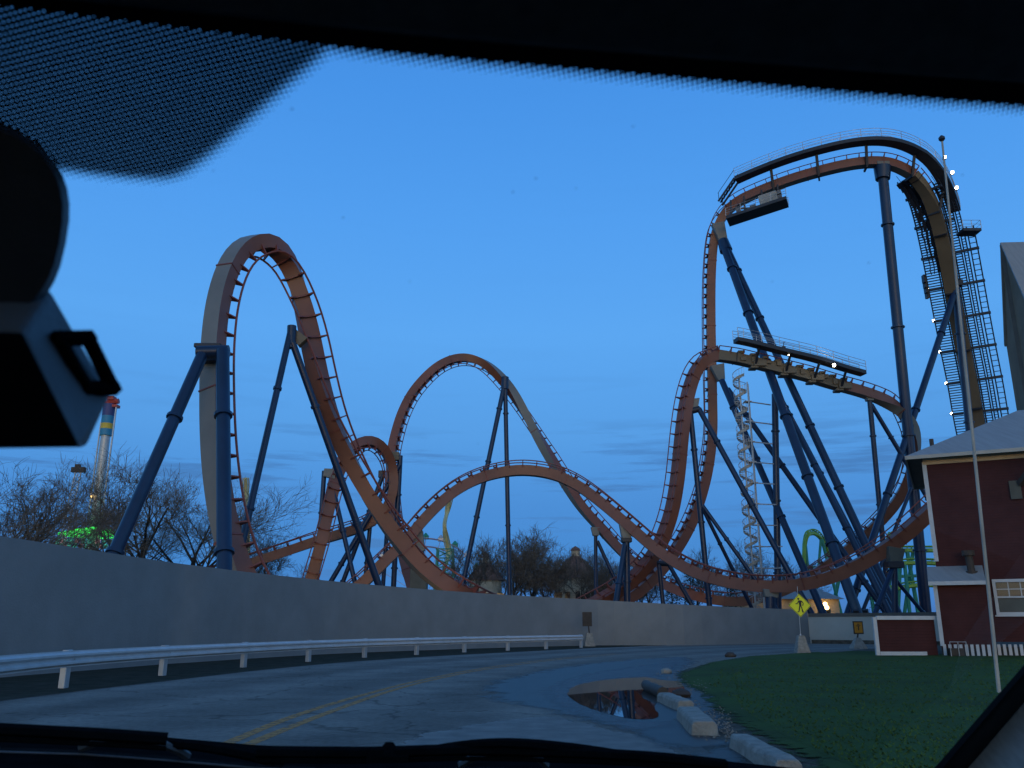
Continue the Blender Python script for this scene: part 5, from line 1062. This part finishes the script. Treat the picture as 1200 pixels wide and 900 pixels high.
b.build('pillar_trim', M['trim'], CAR)
# cowl, wipers and dash
BASE = [(-400, 840), (-150, 848), (0, 854), (100, 857), (195, 864), (300, 873), (400, 878), (480, 879), (560, 876), (650, 878), (760, 884), (860, 893), (960, 903), (1100, 925), (1300, 960)]
b = MB(); rows = []
for p in BASE:
    q = W(p[0], p[1] + 27); t_ = (q - EYE).y / ray(p[0], p[1] + 27).y; k_ = [EYE + ray(p[0], p[1] + 27 * (1 - f_) + d_) * t_ * (1 + .28 * f_) for f_, d_ in ((0, 0), (.25, 3), (.3, 0), (.62, 2), (.7, -1), (1, 0))]
    rows.append([q - V((0, 0, .02))] + k_ + [k_[-1] + cv * .03 - V((0, 0, .05)), q - V((0, 0, .3))])
m_ = len(rows[0]); b.add([q for r in rows for q in r], [(i * m_ + k, i * m_ + (k + 1) % m_, (i + 1) * m_ + (k + 1) % m_, (i + 1) * m_ + k) for i in range(len(rows) - 1) for k in range(m_)]); b.build('cowl', M['black'], CAR)
m_ = 5
b = MB(); rows = []
for p in BASE: q = W(p[0], p[1] + 27, .0); rows.append([q, q - cv * .12 + V((0, 0, -.004)), q - cv * .34 - V((0, 0, .03)), q - cv * .38 - V((0, 0, .30)), q - V((0, 0, .3))])
b.add([q for r in rows for q in r], [(i * m_ + k, i * m_ + (k + 1) % m_, (i + 1) * m_ + (k + 1) % m_, (i + 1) * m_ + k) for i in range(len(rows) - 1) for k in range(m_)]); b.build('dashboard', M['black'], CAR, True)
b = MB(); b.tube([W(p[0], p[1] + 27.5, .006) for p in BASE], .0016, 5); b.build('dash_edge', M['dgrey'], CAR)
def wiper(blade, arm, label=None):
    b = MB(); pts = catmull([W(*p, -.015) for p in blade], 6)
    for z, wd in ((0, .014), (.010, .005)): b.tube([p + V((0, 0, -z)) for p in pts], wd / 2, 6)
    o = b.build('wiper_blade', M['black'], CAR, True); pts = catmull([W(*p, -.03) for p in arm], 6); b = MB(); b.tube(pts, [.004 + .004 * i / len(pts) for i in range(len(pts))], 6); b.build('wiper_arm', M['black'], CAR, True)
wiper([(-120, 850), (0, 855), (60, 858), (120, 861), (196, 866)], [(60, 866), (150, 868), (230, 874), (290, 884), (330, 894)])
wiper([(300, 881), (430, 882), (540, 879), (640, 881), (760, 887), (850, 896)], [(470, 886), (520, 876), (570, 871), (620, 872), (690, 880), (760, 892)])
b = MB(); q = W(456, 876, -.03); b.tube([q + V((0, 0, -.012)), q + V((0, 0, .0)), q + V((0, 0, .006))], [.012, .010, .005], 8); b.box(q + V((0, 0, -.012)), .05, .03, .008); b.build('washer_nozzle', M['black'], CAR, True)
b = MB(); b.tube(catmull([W(*p, -.02) for p in ((540, 896), (560, 886), (590, 883), (625, 886), (640, 897))], 6), .005, 6); b.tube(catmull([W(*p, -.02) for p in ((95, 876), (130, 866), (190, 872), (220, 886))], 6), .005, 6); b.build('wiper_linkage', M['dgrey'], CAR, True)
# bonnet beyond the cowl (below the line of sight)
b = MB(); vs = []
for i, k in enumerate((.13, .5, 1.0, 1.25, 1.3)):
    for u_ in np.linspace(-1.3, .55, 9): z = -.10 - .17 * k - (.3 if k > 1.27 else 0) - .05 * abs((u_ + .38) / .92) ** 3; base = P0 + hv * float(u_) + sv * .85 + cv * k; vs.append(V((base.x, base.y, (P0 + sv * .85).z + z - .03)))
b.add(vs, [(r * 9 + j, r * 9 + j + 1, r * 9 + j + 10, r * 9 + j + 9) for r in range(4) for j in range(8)]); b.build('bonnet', M['black'], CAR, True)
# cabin sides, floor and rear so the inside stays dark
def cab(u0, u1, v0, v1, z0, z1, nm, m='lining'):
    a = P0 + hv * u0 + cv * v0; c = P0 + hv * u1 + cv * v1; b = MB(); b.prism([V((a.x, a.y, z0)), V((c.x, c.y, z0)), V((c.x, c.y, z1)), V((a.x, a.y, z1))], V((hv.x, hv.y, 0)) * .04 if abs(v1 - v0) > abs(u1 - u0) else cv * -.04); b.build(nm, M[m], CAR)
cab(-1.06, -1.06, .4, -1.95, .45, 1.25, 'door_panel'); cab(.62, .62, .4, -1.95, .45, 1.25, 'door_panel'); cab(-1.06, .66, -1.9, -1.9, .45, 1.86, 'rear_bulkhead')
cab(-1.06, -1.06, -.5, -1.95, 1.25, 1.86, 'rear_quarter'); cab(.62, .62, -.55, -1.95, 1.25, 1.86, 'rear_quarter')
fl_ = MB(); a = P0 - hv * .22 - cv * .6; fl_.box(V((a.x, a.y, .45)), 1.75, 2.7, .04, Matrix.Rotation(math.atan2(hv.y, hv.x), 3, 'Z')); fl_.build('cabin_floor', M['lining'], CAR)
# rear-view mirror, its stem and the sensor box with a loop handle
mcx = C(-48, 258, .46); ax_v = (EYE - mcx).normalized(); xr = ax_v.cross(V((0, 0, 1))).normalized() * -1; zu = xr.cross(ax_v).normalized()
if zu.z < 0: zu = -zu
if xr.x < 0: xr = -xr
b = MB(); vs = []; k = .46 / F * 1.0
OUT = [(-2.7, 0)]
sup = lambda a, e: (math.copysign(abs(math.cos(a)) ** e, math.cos(a)), math.copysign(abs(math.sin(a)) ** e, math.sin(a)))
nM = 40
ringsM = [(-.004, .90), (.004, .97), (.014, 1.0), (.026, .97), (.040, .82), (.050, .5), (.053, .05)]
for d, s in ringsM:
    for j in range(nM):
        cx_, sx_ = sup(2 * math.pi * j / nM, .78); vs.append(mcx - ax_v * d + xr * cx_ * s * .0440 + zu * sx_ * s * .0475 + xr * (.0 if cx_ > 0 else cx_ * .10))
b.add(vs, [(i * nM + j, i * nM + (j + 1) % nM, (i + 1) * nM + (j + 1) % nM, (i + 1) * nM + j) for i in range(len(ringsM) - 1) for j in range(nM)] + [tuple(range(nM))[::-1]]); mir = b.build('rearview_mirror', M['mirror'], CAR, True)
b = MB(); b.tube([mcx - ax_v * .04, W(-60, 120, .01)], [.012, .02], 10); b.build('mirror_stem', M['black'], mir, True)
bx = lambda px, py, d: C(px, py, d)
f = [bx(-80, 386, .43), bx(27, 389, .43), bx(96, 524, .43), bx(-60, 526, .43)]; g = [bx(-70, 335, .475), bx(60, 338, .475), bx(123, 462, .475), bx(101, 524, .50), bx(-50, 526, .50)]
b = MB(); b.add(f + g, [(0, 1, 2, 3), (0, 4, 5, 1), (1, 5, 6, 7, 2), (2, 7, 8, 3), (3, 8, 4, 0), (4, 8, 7, 6, 5)]); sb_ = b.build('sensor_box', M['dgrey'], CAR); bevel(sb_, .0025, 2); sb_.data.materials.append(M['black']); sb_.data.polygons[0].material_index = 1
hp = [(68, 397, .452), (103, 396, .462), (132, 455, .468), (101, 455, .458)]
b = MB()
ptsH = [bx(*q) for q in hp]
for i in range(4):
    a, c = ptsH[i], ptsH[(i + 1) % 4]; t = (c - a).normalized(); b.bar(a - t * .003, c + t * .003, .006, .006, (0, 1, 0))
ho = b.build('loop_handle', M['black'], sb_); bevel(ho, .001, 2)

# ---------------------------------------------------------------- put every Empty at the base of its thing
bpy.context.view_layer.update()
for r in [o for o in S.objects if o.type == 'EMPTY' and o.parent is None and o.location.length < 1e-6]:
    kids = [c for c in r.children]; pts = []
    for c in kids:
        if c.type == 'MESH': pts += [c.matrix_world @ V(q) for q in c.bound_box]
    if not pts: continue
    base = V(((min(p.x for p in pts) + max(p.x for p in pts)) / 2, (min(p.y for p in pts) + max(p.y for p in pts)) / 2, max(0, min(p.z for p in pts))))
    r.location = base
    for c in kids: c.matrix_parent_inverse = Matrix.Translation(-base)
